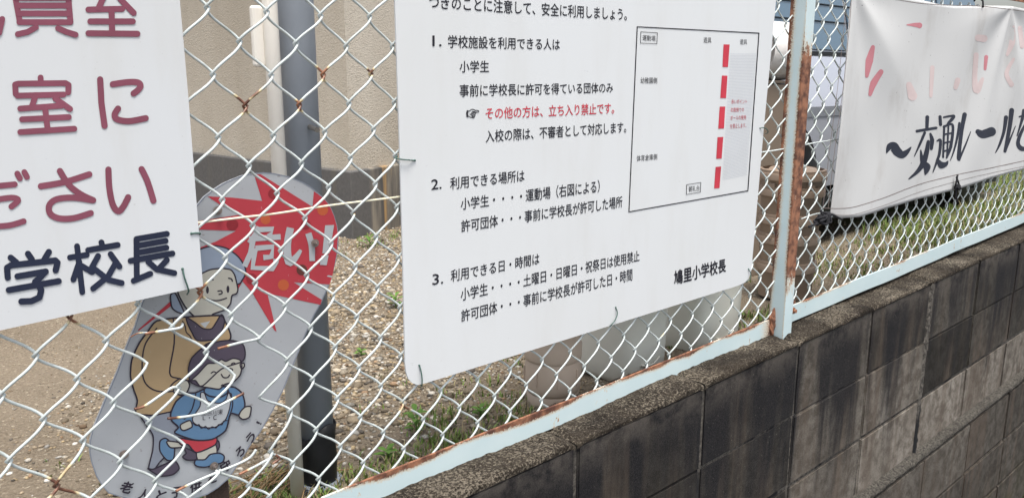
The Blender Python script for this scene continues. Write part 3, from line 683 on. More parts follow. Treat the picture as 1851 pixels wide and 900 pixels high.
k_.stroke(z2([(222, 110), (350, 88), (484, 46)]), 17 / 3, sub=4); k_.stroke(z2([(325, 28), (375, 105), (440, 155), (505, 186)]), 17 / 3, sub=4)
k_.stroke(z2([(500, 186), (400, 172), (310, 180), (268, 212), (272, 258), (320, 284), (400, 283), (492, 256)]), 17 / 3, sub=5); k_.done('lettering', M['ink_maroon'], s1)
k_ = Strokes(PL)
k_.stroke(z2([(588, 20), (592, 110), (610, 205), (640, 246), (668, 222), (695, 170)]), 17 / 3, sub=5); k_.stroke(z2([(768, 18), (800, 85), (832, 188)]), 17 / 3, sub=4); k_.done('lettering', M['ink_maroon'], s1)
k_ = Strokes(PL)
for st in [[(58, 497), (88, 522)], [(152, 476), (172, 505)], [(265, 466), (240, 508)], [(42, 605), (38, 552), (60, 538), (300, 512), (312, 524), (302, 565)], [(95, 598), (248, 572), (212, 610), (190, 628)],
           [(48, 672), (318, 624)], [(200, 632), (224, 672), (214, 712), (170, 732), (116, 734)]]: k_.stroke(z2(st), 17 / 3)
k_.done('lettering', M['ink_navy'], s1)
k_ = Strokes(PL)
for st in [[(380, 496), (470, 482)], [(418, 435), (432, 560), (446, 683)], [(430, 520), (398, 615)], [(440, 540), (500, 575)], [(478, 456), (638, 428)], [(550, 414), (556, 438)], [(532, 488), (490, 565)], [(600, 478), (648, 545)],
           [(625, 530), (585, 600), (505, 664)], [(515, 560), (590, 618), (660, 634)]]: k_.stroke(z2(st), 16 / 3)
k_.done('lettering', M['ink_navy'], s1)
k_ = Strokes(PL)
for st in [[(740, 398), (742, 610)], [(740, 396), (905, 368)], [(750, 432), (898, 406)], [(750, 470), (902, 443)], [(708, 514), (935, 474)], [(725, 622), (815, 584)], [(805, 520), (850, 560), (945, 580)], [(905, 510), (866, 552)]]: k_.stroke(z2(st), 16 / 3)
k_.done('lettering', M['ink_navy'], s1)

# ---------------------------------------------------------------- printed rules board (centre)
s2y = FY - .013
s2 = empty('rules_board', at(1050, 600, 1, s2y), 'large white printed rules board with numbered lines and a playground map', 'sign')
slab('panel', [(714, 0), (722, 240), (728, 450), (732.5, 655), (734, 672), (738, 684), (745, 692), (755, 695.5), (770, 692), (1050, 605), (1335, 516), (1346, 511), (1353, 504), (1357, 494), (1359, 480), (1380, 240), (1403, 0), (1432, -330), (706, -330)], s2y, .003, M['sign_white'], s2)
ty = s2y - .0006; BK = M['ink_black']; RD = M['ink_red']
T = [('つぎのことに注意して、安全に利用しましょう。', (776, -9), (1133, 16), (776, 16), (1133, 38), BK),
 ('1.', (782, 65), (798, 65), (782, 84), (798, 84), BK), ('学校施設を利用できる人は', (810, 64), (1012, 71), (810, 87), (1012, 91), BK), ('小学生', (831, 110), (884, 110), (831, 131.5), (884, 131), BK),
 ('事前に学校長に許可を得ている団体のみ', (831, 153), (1108, 149.5), (831, 175.5), (1108, 168), BK), ('その他の方は、立ち入り禁止です。', (878, 195), (1110, 186), (878, 216), (1110, 206), RD),
 ('☞', (843, 198), (866, 197), (843, 214), (866, 213), BK), ('入校の際は、不審者として対応します。', (878, 236), (1132, 220), (878, 258), (1132, 240), BK),
 ('2.', (780, 325), (798, 323), (780, 343.5), (798, 341), BK), ('利用できる場所は', (814, 321), (948, 307), (814, 343), (948, 328), BK),
 ('小学生・・・・運動場（右図による）', (833, 358), (1084, 325), (833, 380), (1084, 348), BK), ('許可団体・・・事前に学校長が許可した場所', (834, 398), (1125, 354), (834, 420), (1125, 375), BK),
 ('3.', (782, 496), (801, 493.5), (782, 515), (801, 512), BK), ('利用できる日・時間は', (815, 488), (975, 457), (815, 510), (975, 477.5), BK),
 ('小学生・・・・土曜日・日曜日・祝祭日は使用禁止', (833, 521), (1156, 452), (833, 544), (1156, 472), BK), ('許可団体・・・事前に学校長が許可した日・時間', (834, 560), (1143, 485), (834, 582), (1143, 506.5), BK),
 ('運動場', (1161.5, 63.5), (1185, 65), (1161.5, 74), (1185, 75.5), BK), ('遊具', (1272, 67.5), (1286, 68), (1272, 78), (1286, 78.5), BK), ('遊具', (1338, 71), (1350.5, 71.5), (1338, 81), (1350.5, 81), BK),
 ('幼稚園側', (1158, 140), (1188, 140.5), (1158, 151.5), (1188, 151.5), BK), ('体育倉庫側', (1151, 281), (1188, 278), (1151, 292.5), (1188, 289), BK), ('朝礼台', (1245, 337), (1264.5, 335), (1245, 347.5), (1264.5, 345), BK),
 ('赤いポイント', (1322, 180), (1350.5, 180), (1322, 188.5), (1350.5, 188), RD), ('の南側での', (1321, 195), (1345, 194.5), (1321, 203.5), (1345, 202.5), RD), ('ボールの使用', (1320.5, 209.5), (1348.5, 208.5), (1320.5, 218), (1348.5, 216.5), RD), ('を禁止します。', (1320, 224.5), (1349, 222.5), (1320, 233), (1349, 231), RD)]
for s, a, b, c, d, mt in T: text(s, a, b, c, d, ty, mt, s2, .011 if d[1] - b[1] > 15 else 0)
text('鳩里小学校長', (1219, 489), (1312, 467), (1219, 515), (1312, 491), ty, BK, s2, .028)
k_ = Strokes(plane(ty))
k_.stroke([(1137, 383), (1152, 49), (1372, 60.5), (1352, 345), (1137, 383)], .9); k_.stroke([(1158.6, 58), (1188.5, 60), (1187.5, 79.5), (1158, 78.5), (1158.6, 58)], .45); k_.stroke([(1241.5, 334), (1267, 330), (1266, 347.5), (1241, 351.6), (1241.5, 334)], .45)
k_.done('map_outline', BK, s2)
for q in [[(1308, 80.7), (1319, 81), (1316, 121.8), (1306, 121.5)], [(1305, 137), (1315, 137.4), (1312.6, 177.7), (1302, 177.7)], [(1301, 193), (1311, 193), (1308.8, 232.5), (1298.5, 233)], [(1297, 248.4), (1307.5, 247.7), (1304.6, 286.8), (1294.8, 287.3)], [(1293.6, 302), (1303.6, 301), (1300.7, 340), (1291, 341)]]:
    Strokes(plane(ty)).poly(q).done('map_bar', RD, s2)
A0, A1, A2, A3 = at(1320, 98, 1, ty), at(1367.5, 98.3, 1, ty), at(1350, 318.5, 1, ty), at(1306, 327.6, 1, ty)
m = MB()
nu, nv = 38, 84
for i in range(nu):
    for j in range(nv):
        a = (i + (.5 if j % 2 else 0)) / nu; b = j / nv; c = A0.lerp(A1, a).lerp(A3.lerp(A2, a), b); r = .00062
        m.add([c + Vector((r * math.cos(t_), 0, r * math.sin(t_))) for t_ in (0, 1.05, 2.1, 3.14, 4.19, 5.24)], [(0, 1, 2, 3, 4, 5)])
o = m.build('map_dots', M['ink_blue_grey'], s2); o['kind'] = 'stuff'

# ties (green wire through holes)
def tie(pts, owner, yy):
    P_ = [at(u, v, 1, yy - d) for u, v, d in pts]; m = MB(); out = []
    for i in range(len(P_) - 1):
        p0, p1, p2, p3 = P_[max(i - 1, 0)], P_[i], P_[i + 1], P_[min(i + 2, len(P_) - 1)]
        for k in range(5):
            t_ = k / 5; out.append(.5 * ((2 * p1) + (p2 - p0) * t_ + (2 * p0 - 5 * p1 + 4 * p2 - p3) * t_ ** 2 + (3 * p1 - p0 - 3 * p2 + p3) * t_ ** 3))
    m.tube(out + [P_[-1]], .0011, 6)
    c = P_[0]; bm = bmesh.new(); bmesh.ops.create_icosphere(bm, subdivisions=1, radius=.0019); m.add([c + v.co for v in bm.verts], [tuple(v.index for v in f.verts) for f in bm.faces]); bm.free()
    m.build('wire_tie', M['tie'], owner, True)
tie([(750, 290, .0008), (738, 289.5, .004), (724, 288, .004), (714, 286, .001), (718, 283, -.008)], s2, s2y)
tie([(758, 660, .0008), (761, 670, .004), (763, 685, .005), (762, 697, .003), (757, 699, -.008)], s2, s2y)
tie([(1113, 555, .0008), (1116, 566, .004), (1112, 578, .005), (1104, 588, .003), (1100, 588, -.008)], s2, s2y)
tie([(1353, 486, .0008), (1357, 494, .004), (1356, 503, .004), (1350, 509, .001), (1346, 511, -.008)], s2, s2y)
tie([(1374, 232, .0008), (1380, 231, .004), (1387, 235, .005), (1388, 240, .001), (1384, 242, -.008)], s2, s2y)
tie([(330, 486, .0008), (333, 500, .004), (338, 515, .004), (341, 526, .002), (338, 532, -.008)], s1, s1y)
tie([(346, 422, .0006), (356, 421, .001), (362, 422, .001), (360, 424, -.006)], s1, s1y)

# ---------------------------------------------------------------- round-headed warning board behind the mesh
by = FY + .045
rb = empty('safety_board', at(390, 880, 1, by), 'grey round-topped warning board with red starburst, old woman and child painted on it', 'sign')
g5 = zf(320, 300, 3); h3 = zf(0, 600, 3); z6 = zf(380, 600, 3)
OUT = ([(335, 400), (345, 385)] + g5([(110, 215), (150, 168), (200, 130), (250, 98), (300, 75), (360, 52), (420, 42), (470, 38), (520, 42), (600, 58), (680, 90), (725, 116), (760, 145), (790, 172), (815, 200), (836, 235), (852, 275), (866, 325), (874, 375), (872, 425), (866, 470), (858, 520), (845, 570), (820, 650), (780, 740), (740, 810)])
       + z6([(520, 0), (490, 75), (440, 200), (400, 300), (340, 420), (270, 540), (210, 620), (160, 700), (100, 790), (40, 842)]) + [(375, 892), (340, 905), (290, 910), (240, 903)]
       + h3([(590, 870), (555, 830), (525, 780), (500, 710), (488, 650), (490, 590), (505, 530), (530, 470), (580, 350), (640, 210), (680, 100), (700, 50)]) + [(245, 590), (258, 547), (285, 490), (310, 440)])
slab('panel', OUT, by, .006, M['board'], rb)
k_ = Strokes(plane(by - .0003)); k_.stroke(OUT + [OUT[0]], 1.0, cap=False); k_.done('border', M['art_grey'], rb)
ay = by - .0004; L = [0]
def art(pts, mat, name='painting', outline=None, zz=g5, ow=1.3):
    L[0] += 1; q = zz(pts)
    if outline or mat in ('art_skin', 'art_tan'):
        n_ = len(q); P_ = [Vector(a[:2]) for a in q]; q = []
        for i in range(n_):
            p0, p1, p2, p3 = P_[i - 1], P_[i], P_[(i + 1) % n_], P_[(i + 2) % n_]
            for k in range(4):
                t_ = k / 4; a = .36; h1 = t_ * t_ * (3 - 2 * t_); q.append(tuple(p1 * (1 - h1) + p2 * h1 + (p2 - p0) * (a * t_ * (1 - t_) ** 2) - (p3 - p1) * (a * t_ * t_ * (1 - t_))))
    o = Strokes(plane(ay - L[0] * 4.5e-5)).poly(q).done(name, M[mat], rb)
    if outline: L[0] += 1; Strokes(plane(ay - L[0] * 4.5e-5)).stroke(q + [q[0]], ow, cap=False).done('painted_line', M[outline], rb)
def line(pts, w=1.2, zz=g5, mat='art_line', sub=4, name='painted_line'):
    L[0] += 1; Strokes(plane(ay - L[0] * 4.5e-5)).stroke(zz(pts), w, sub=sub).done(name, M[mat], rb)
def disc(u, v, r, mat, zz=g5, name='painted_dot', ry=None):
    art([(u + r * math.cos(a * math.pi / 12), v + (ry or r) * math.sin(a * math.pi / 12)) for a in range(24)], mat, name, None, zz)
art([(165, 165), (300, 172), (462, 190), (418, 46), (455, 46), (735, 222), (742, 138), (790, 172), (815, 200), (836, 235), (852, 275), (866, 325), (872, 375), (866, 470), (845, 585), (828, 642), (632, 630), (785, 725), (778, 752), (490, 690), (540, 898), (528, 890), (410, 690), (355, 625), (320, 690), (180, 700), (60, 560), (130, 440), (210, 410), (320, 352), (118, 345), (60, 330), (110, 300), (355, 262), (240, 215)], 'art_red', 'starburst')
art([(925, 733), (926, 760), (750, 895), (748, 888)], 'art_red', 'starburst', None, z2)
art([(820, 592), (843, 596), (838, 605), (812, 598)], 'art_white', 'painting')
for u, v, r, c in [(480, 290, 27, 'art_orange'), (790, 240, 29, 'art_orange'), (577, 645, 30, 'art_orange'), (300, 318, 32, 'art_darkred'), (522, 152, 28, 'art_darkred'), (697, 318, 27, 'art_darkred'), (405, 612, 30, 'art_darkred'), (677, 563, 29, 'art_brown')]: disc(u, v, r, c)
# 危い!
k_ = Strokes(plane(ay - .0006))
for st in [[(445, 330), (425, 372), (392, 418)], [(438, 346), (520, 342), (500, 378)], [(390, 396), (562, 384)], [(412, 400), (400, 470), (366, 545)], [(425, 446), (520, 438), (512, 492), (468, 496)], [(424, 446), (410, 552), (520, 556), (536, 520), (538, 505)]]: k_.stroke(g5(st), 15 / 3, cap=False)
k_.stroke(g5([(615, 335, 20), (598, 430, 20), (607, 520, 22), (640, 500, 17), (672, 455, 8)]), sub=4, cap=False); k_.stroke(g5([(712, 365, 17), (730, 430, 17), (733, 515, 15)]), sub=3, cap=False)
k_.poly(g5([(803, 322), (852, 320), (826, 474), (788, 474)])); k_.poly(g5([(784, 486), (822, 484), (812, 538), (774, 536)])); k_.done('lettering', M['art_white'], rb)
# old woman
art([(130, 450), (200, 432), (270, 447), (330, 490), (365, 540), (373, 580), (352, 620), (330, 640), (200, 640), (100, 600), (60, 480)], 'art_hair', 'painting', 'art_line')
art([(925, 700), (950, 690), (975, 740), (1000, 800), (960, 790), (932, 765)], 'art_hair', 'painting', 'art_line', z2)
art([(130, 585), (180, 562), (240, 555), (290, 562), (312, 590), (325, 640), (330, 672), (322, 692), (298, 702), (290, 745), (262, 778), (200, 800), (185, 815), (180, 840), (140, 842), (100, 820), (50, 770), (10, 700), (0, 640), (60, 620)], 'art_skin', 'painting', 'art_line')
disc(276, 668, 8, 'art_line', ry=20); disc(165, 672, 8, 'art_line', ry=20); line([(222, 678), (240, 676), (244, 690), (228, 696)]); line([(160, 715), (190, 728), (230, 728), (268, 716)]); line([(280, 608), (295, 612), (300, 624)]); line([(160, 640), (180, 618), (196, 616)])
art([(-35, 0), (975, -80)][:0] + [(985, -80), (850, -60), (800, 0), (755, 60), (715, 150), (708, 240), (725, 310), (745, 370), (738, 438), (830, 450), (930, 430), (1000, 340), (1030, 250), (1080, 110), (1130, 60), (1240, 45), (1250, 10), (1220, -60), (1190, -90)], 'art_tan', 'painting', 'art_line', h3, 1.5)
art([(1010, -80), (1060, -50), (1100, -20), (1150, -20), (1200, -95), (1218, -60), (1200, 0), (1160, 40), (1070, 45), (1040, 0), (1020, -40)], 'art_purple', 'painting', 'art_line', h3)
art([(1085, -48), (1140, -60), (1112, -22)], 'art_white', 'painting', None, h3)
line([(940, -70), (945, 60), (920, 220), (965, 250), (1020, 262)], 1.3, h3); line([(850, -20), (790, 60), (772, 150), (775, 240), (800, 290), (850, 318), (910, 322), (945, 318)], 1.3, h3); line([(910, 320), (935, 280), (975, 250)], 1.2, h3); line([(990, -60), (1005, -30), (1010, 0), (1030, 20), (1040, 40)], 1, h3)
art([(975, 268), (1015, 262), (1028, 290), (1010, 330), (975, 340), (940, 320)], 'art_skin', 'painting', 'art_line', h3)
art([(762, 450), (830, 452), (935, 432), (1000, 470), (1000, 600), (950, 625), (870, 700), (835, 745), (806, 735), (828, 640), (830, 560), (795, 505)], 'art_grey', 'painting', 'art_line', h3)
art([(800, 738), (830, 742), (905, 710), (950, 698), (972, 738), (935, 772), (865, 778)], 'art_purple', 'painting', 'art_line', h3)
# child
art([(868, 590), (900, 575), (945, 620), (940, 688), (905, 692), (868, 645)], 'art_blue', 'painting', 'art_line', h3)
art([(905, 590), (985, 600), (990, 622), (925, 625)], 'art_skin', 'painting', 'art_line', h3)
art([(1000, 625), (1072, 658), (1062, 690), (1015, 692), (990, 675), (1010, 655)], 'art_purple', 'painting', 'art_line', h3); art([(1165, 590), (1185, 590), (1190, 620), (1170, 655), (1160, 640)], 'art_purple', 'painting', 'art_line', h3)
art([(1070, 640), (1165, 605), (1172, 668), (1078, 696)], 'art_skin', 'painting', 'art_line', h3)
art([(1055, 715), (1062, 692), (1110, 690), (1140, 662), (1190, 655), (1216, 672), (1204, 706), (1120, 730), (1075, 728)], 'art_blue', 'painting', 'art_line', h3)
art([(958, 572), (1060, 585), (1170, 568), (1166, 610), (1066, 652), (1020, 608), (985, 612)], 'art_red', 'painting', 'art_line', h3)
art([(1130, 300), (1230, 296), (1275, 300), (1315, 335), (1328, 400), (1296, 448), (1250, 442), (1224, 532), (1150, 580), (1055, 584), (948, 546), (968, 515), (932, 480), (926, 440), (955, 375), (1010, 332), (1060, 328)], 'art_blue', 'painting', 'art_line', h3, 1.5)
art([(1330, 405), (1362, 405), (1352, 460), (1318, 472), (1296, 455), (1305, 430)], 'art_skin', 'painting', 'art_line', h3); art([(980, 500), (1030, 478), (1042, 512), (1000, 532), (982, 525)], 'art_skin', 'painting', 'art_line', h3)
art([(1088, 330), (1108, 330), (1128, 372), (1190, 385), (1225, 365), (1238, 330), (1256, 340), (1243, 420), (1220, 478), (1165, 515), (1100, 515), (1052, 492), (1045, 462), (1085, 400)], 'art_white', 'painting', 'art_line', h3, 1.0)
line([(1045, 490), (1062, 505), (1080, 500), (1092, 520), (1115, 510), (1130, 525), (1150, 512), (1172, 518), (1185, 500), (1205, 500), (1212, 482), (1232, 478)], .9, h3)
line([(1000, 470), (1040, 420), (1062, 335)], 1.1, h3); line([(1250, 440), (1262, 380), (1235, 310)], 1.1, h3)
art([(1120, 300), (1225, 296), (1232, 330), (1190, 352), (1135, 345), (1108, 325)], 'art_blue', 'painting', 'art_line', h3)
art([(1030, 262), (1022, 200), (1040, 140), (1100, 85), (1180, 52), (1260, 45), (1318, 68), (1330, 120), (1312, 160), (1200, 200), (1100, 290), (1050, 280)], 'art_purple', 'painting', 'art_line', h3)
art([(1035, 262), (1075, 225), (1125, 172), (1165, 168), (1200, 148), (1225, 158), (1262, 142), (1300, 150), (1312, 180), (1302, 232), (1262, 272), (1220, 282), (1190, 308), (1140, 302), (1085, 292), (1060, 262)], 'art_skin', 'painting', 'art_line', h3)
art([(1302, 172), (1322, 168), (1325, 185), (1310, 200)], 'art_skin', 'painting', 'art_line', h3)
line([(1145, 222), (1158, 214), (1170, 218)], 1.1, h3); line([(1255, 172), (1268, 166), (1278, 172)], 1.1, h3); line([(1195, 178), (1205, 172), (1215, 178)], 1.1, h3); line([(1240, 208), (1248, 196), (1262, 204), (1250, 216)], 1.1, h3); line([(1200, 228), (1212, 245), (1235, 245), (1245, 232)], 1.2, h3); line([(1200, 290), (1208, 284), (1214, 290)], 1, h3)
ly = ay - L[0] * 4.5e-5 - .0002
for q, mt in ():
    pass
text('加古川東', h3([(1095, 432)])[0], h3([(1210, 415)])[0], h3([(1092, 455)])[0], h3([(1208, 445)])[0], ly, M['art_line'], rb, 0)
text('Ｌ・Ｃ', h3([(1100, 456)])[0], h3([(1175, 448)])[0], h3([(1100, 476)])[0], h3([(1175, 474)])[0], ly, M['art_line'], rb, .012)
for ch, u, v, a, sx in [('老', 229, 880, 12, 20), ('人', 260, 893, 6, 19), ('と', 292, 894, 0, 17), ('子', 320, 889, -8, 19), ('供', 354, 879, -14, 21), ('を', 384, 864, -22, 17), ('守', 408, 842, -34, 20), ('ろ', 434, 816, -42, 17), ('う', 453, 791, -52, 18), ('！', 468, 764, -72, 12)]:
    a = math.radians(a); ex = (math.cos(a), math.sin(a)); ey = (-math.sin(a) - .25, math.cos(a)); h_ = sx / 2
    if ch == '！': ex = (math.cos(a) * .25, math.sin(a) * .25)
    c = lambda i, j: (u + ex[0] * h_ * i + ey[0] * h_ * j, v + ex[1] * h_ * i + ey[1] * h_ * j)
    text(ch, c(-1, -1), c(1, -1), c(-1, 1), c(1, 1), ly, M['art_line'], rb, .035)
def bolt(u, v, r, zz, yy):
    c = at(*zz([(u, v)])[0][:2], 1, yy); m = MB()
    m.tube([c, c + Vector((0, -.0012, 0))], r, 20); m.tube([c + Vector((0, -.0012, 0)), c + Vector((0, -.005, 0))], r * .55, 12); m.tube([c + Vector((0, -.005, 0)), c + Vector((0, -.0085, 0))], r * .3, 8)
    m.build('bolt', M['bolt'], rb)
bolt(748, 418, .0062, g5, ay - .004); bolt(220, 242, .0062, g5, ay - .003); bolt(672, 662, .0062, h3, ay - .0002); bolt(1160, 725, .0062, h3, ly)
p = at(385, 884, 1, by + .03); MB().box(p.x - .012, p.x + .016, by + .0075, by + .03, GZ - .03, p.z + .02).build('stake', M['stake'], rb, bevel=.002)
MB().tube([(px, py - .03, H - .08), (px - .03, by + .007, H - .08)], .004, 8).build('clamp', M['galv'], rb)

# ---------------------------------------------------------------- banner
bn = empty('cloth_banner', at(1500, 380, 1, FY - .02), 'faded white cloth banner with black brush lettering tied to the fence right of the post', 'banner')
GR = [(2.09, H + .215), (3.22, H + .235), (4.4, H + .25)]
def bfold(x, z):
    y = 0
    for gx, gz_ in GR:
        dx, dz_ = x - gx, z - gz_; r = math.hypot(dx, dz_) + 1e-4; th = math.atan2(dx, -dz_)
        y += .24 * r * math.exp(-r / .19) * (abs(math.sin(3.2 * th + 1.2 + gx)) ** 1.5 - .4)
    y += .004 * math.sin(x * 6 + z * 3) + .0018 * math.sin(31 * x + 8 * z) * max(0, min(1, (H - .12 - z) / .15)) + .003 * math.sin(x * 11 - z * 14)
    return min(FY - .016, FY - .030 + y * .6)
BB = [(2.043, -.356), (2.09, -.372), (2.212, -.383), (2.6, -.372), (3.0, -.362), (3.661, -.345), (4.6, -.33), (6, -.3)]
def bbot(x):
    for (a, za), (b, zb) in zip(BB, BB[1:]):
        if x <= b: return H + za + (zb - za) * max(0, (x - a)) / (b - a)
    return H - .3
def btop(x):
    s = min(abs(x - gx) for gx, _ in GR); return H + .222 + .012 * (x - 2.1) * 1.0 - .02 * min(1, s / .5) ** 1.2
nu, nv = 240, 70; vs = []
for a in range(nu + 1):
    s = a / nu; X1 = 4.5
    for b in range(nv + 1):
        t_ = b / nv; xl = 2.043 + (2.074 - 2.043) * t_ - .004 * math.sin(math.pi * t_); x = xl + (X1 - xl) * s; z = bbot(x) + (btop(x) - bbot(x)) * t_; vs.append((x, bfold(x, z), z))
m = MB(); m.add(vs, [(a * (nv + 1) + b, (a + 1) * (nv + 1) + b, (a + 1) * (nv + 1) + b + 1, a * (nv + 1) + b + 1) for a in range(nu) for b in range(nv)])
def cloth_mat():
    t = NT('banner_cloth'); p = t.pos(); g_ = t.noise(p, 5, 5, .6); w = t.noise(t.scale(p, (1, 1, 1)), 600, 2)
    sm = t.mr(t.noise(t.scale(p, (3, 3, 1.5)), 2.2, 5, .65), .5, .75)
    col = t.mix(t.m('MULTIPLY', sm, .45), lin((192, 193, 193)), lin((160, 156, 152))); spk = t.mr(t.noise(p, 120, 1), .76, .79); col = t.mix(t.m('MULTIPLY', spk, .7), col, lin((110, 106, 108)))
    M['cloth'] = t.fin(col, .85, w, .15, .001, spec=.15)
cloth_mat(); o = m.build('cloth', M['cloth'], bn, True); sm = o.modifiers.new('s', 'SOLIDIFY'); sm.thickness = .0012; sm.offset = 1
def onb(u, v, lay):
    y = FY - .028
    for _ in range(5):
        p = at(u, v, 1, y); y = bfold(p.x, p.z) - .0016 - lay
    return at(u, v, 1, y)
b1 = zf(1500, 0, 3.912); b2 = zf(1480, 200, 3.914)
def brush(groups, zz, mat, name='lettering'):
    k_ = Strokes(onb)
    for st in groups: k_.stroke(zz([(*q[:2], q[2] * (1.25 if mat == 'banner_black' else 1)) for q in st]), sub=8)
    k_.done(name, M[mat], bn)
brush([[(480, 300, 3), (500, 258, 18), (530, 255, 26), (555, 290, 26), (590, 312, 22), (625, 292, 13), (653, 260, 3)]], b2, 'banner_black')
brush([[(768, 48, 11), (765, 130, 9)], [(695, 146, 8), (830, 124, 8)], [(750, 158, 8), (715, 240, 7), (676, 325, 2)], [(790, 165, 6), (802, 210, 12), (797, 270, 9)], [(775, 220, 9), (762, 300, 14), (740, 370, 16), (700, 430, 11), (637, 485, 3)], [(722, 280, 3), (735, 360, 13), (765, 400, 22), (755, 450, 5)]], b2, 'banner_black')
brush([[(858, 45, 9), (862, 100, 9)], [(885, 48, 5), (955, 38, 7), (940, 65, 10), (912, 92, 5)], [(888, 110, 6), (880, 330, 6)], [(885, 115, 6), (948, 104, 7), (935, 250, 9), (905, 335, 5)], [(918, 110, 5), (908, 320, 5)], [(885, 170, 5), (940, 160, 5)], [(885, 230, 5), (934, 220, 5)], [(885, 288, 5), (925, 276, 5)], [(838, 215, 4), (862, 212, 8), (855, 300, 8), (840, 350, 8), (808, 438, 2)], [(845, 350, 6), (868, 385, 20), (900, 378, 12), (914, 358, 3)]], b2, 'banner_black')
brush([[(995, 90, 7), (980, 190, 7), (955, 290, 5), (930, 355, 2)], [(1032, 30, 13), (1010, 150, 11), (990, 330, 11), (1000, 345, 4)], [(995, 345, 7), (1040, 240, 5), (1075, 150, 2)]], b2, 'banner_black')
brush([[(1126, 150, 14), (1160, 168, 24), (1222, 150, 26)]], b2, 'banner_black')
brush([[(1325, 50, 12), (1310, 150, 9), (1280, 240, 7), (1250, 300, 2)], [(1365, 0, 14), (1350, 120, 12), (1318, 288, 9)], [(1318, 290, 7), (1360, 190, 5), (1392, 110, 2)]], b2, 'banner_black')
brush([[(1450, 0, 9), (1440, 60, 9), (1403, 180, 3)], [(1500, 40, 5), (1440, 140, 9), (1410, 225, 11), (1432, 268, 14), (1490, 272, 10)], [(1420, 45, 5), (1500, 20, 6)]], b2, 'banner_black')
brush([[(305, 335, 14), (280, 430, 27), (262, 540, 12)], [(362, 510, 18), (310, 590, 24), (285, 670, 12)]], b1, 'banner_red'); brush([[(545, 178, 3), (600, 178, 14), (634, 182, 20)]], b1, 'banner_red'); brush([[(1106, 405, 14), (1098, 490, 10)]], b1, 'banner_red')
brush([[(560, 600, 20), (585, 680, 34)], [(725, 480, 16), (715, 680, 12)], [(905, 570, 20), (890, 620, 16)]], b1, 'banner_faint'); brush([[(1050, 270, 24), (1090, 275, 26)], [(1035, 390, 18), (1025, 560, 18), (1040, 640, 26), (1080, 560, 12)]], b1, 'banner_faint')
brush([[(1300, 190, 8), (1290, 300, 22), (1255, 390, 10)], [(1300, 420, 10), (1250, 520, 16), (1285, 600, 18)], [(1345, 200, 16), (1360, 330, 16)]], b1, 'banner_faint')
def bline(pts, w=.5): Strokes(onb).stroke(pts, w, sub=6).done('stitching', M['stitch'], bn)
bline([(1529, -40), (1527, 30), (1515, 150), (1501, 260), (1488, 372)], .45); bline([(1540, -40), (1537, 30), (1524, 160), (1509, 270), (1497, 376)], .45)
bline([(1486, 376), (1515, 377), (1545, 374), (1600, 357), (1660, 334), (1730, 316), (1790, 304), (1851, 291), (1870, 287)], .6); bline([(1486, 386), (1520, 389), (1548, 387), (1605, 369), (1663, 347), (1733, 327), (1792, 313), (1851, 301), (1870, 297)], .35)
bline([(1600, -4), (1660, 6), (1720, 10), (1778, 12), (1851, 21), (1880, 25)], .5)
def knotty(name, u, v, rr_, n, seed, label, tails=()):
    r = random.Random(seed); c = at(u, v, 1, FY - .046); m = MB(); pts = []
    for k in range(n):
        pts.append(c + Vector((r.uniform(-1, 1) * rr_ * 1.6, r.uniform(-.9, .6) * rr_ * .8, r.uniform(-.75, .75) * rr_)))
    out = []
    for i in range(len(pts) - 1):
        p0, p1, p2, p3 = pts[max(i - 1, 0)], pts[i], pts[i + 1], pts[min(i + 2, len(pts) - 1)]
        for k in range(6):
            t_ = k / 6; out.append(.5 * ((2 * p1) + (p2 - p0) * t_ + (2 * p0 - 5 * p1 + 4 * p2 - p3) * t_ ** 2 + (3 * p1 - p0 - 3 * p2 + p3) * t_ ** 3))
    m.tube(out + [pts[-1]], .0036, 7)
    for tl in tails: m.tube([at(a, b, 1, FY - .046) for a, b in tl], .003, 7)
    return tag(m.build(name, M['cord'], None, True), label, 'cord')
knotty('knotted_cord', 1487, 396, .018, 34, 3, 'thick black knotted cord tying the lower left corner of the banner to the mesh', [[(1487, 384), (1505, 388), (1522, 397)], [(1492, 392), (1478, 404), (1462, 410)], [(1484, 380), (1486, 392), (1490, 402)]])
knotty('knotted_cord', 1731, 338, .010, 18, 5, 'small black cord tied under the bottom hem of the banner', [[(1731, 316), (1729, 328), (1727, 336)], [(1729, 320), (1733, 332)], [(1729, 340), (1728, 355), (1731, 366)]])
m = MB(); c = at(1777, 14, 1, FY - .036); m.tube([c, c + Vector((.004, .004, .02)), c + Vector((.004, .02, .035)), c + Vector((0, .03, .02))], .0028, 7); tag(m.build('cord_loop', M['cord'], None, True), 'short dark cord looped through the top eyelet of the banner', 'cord')

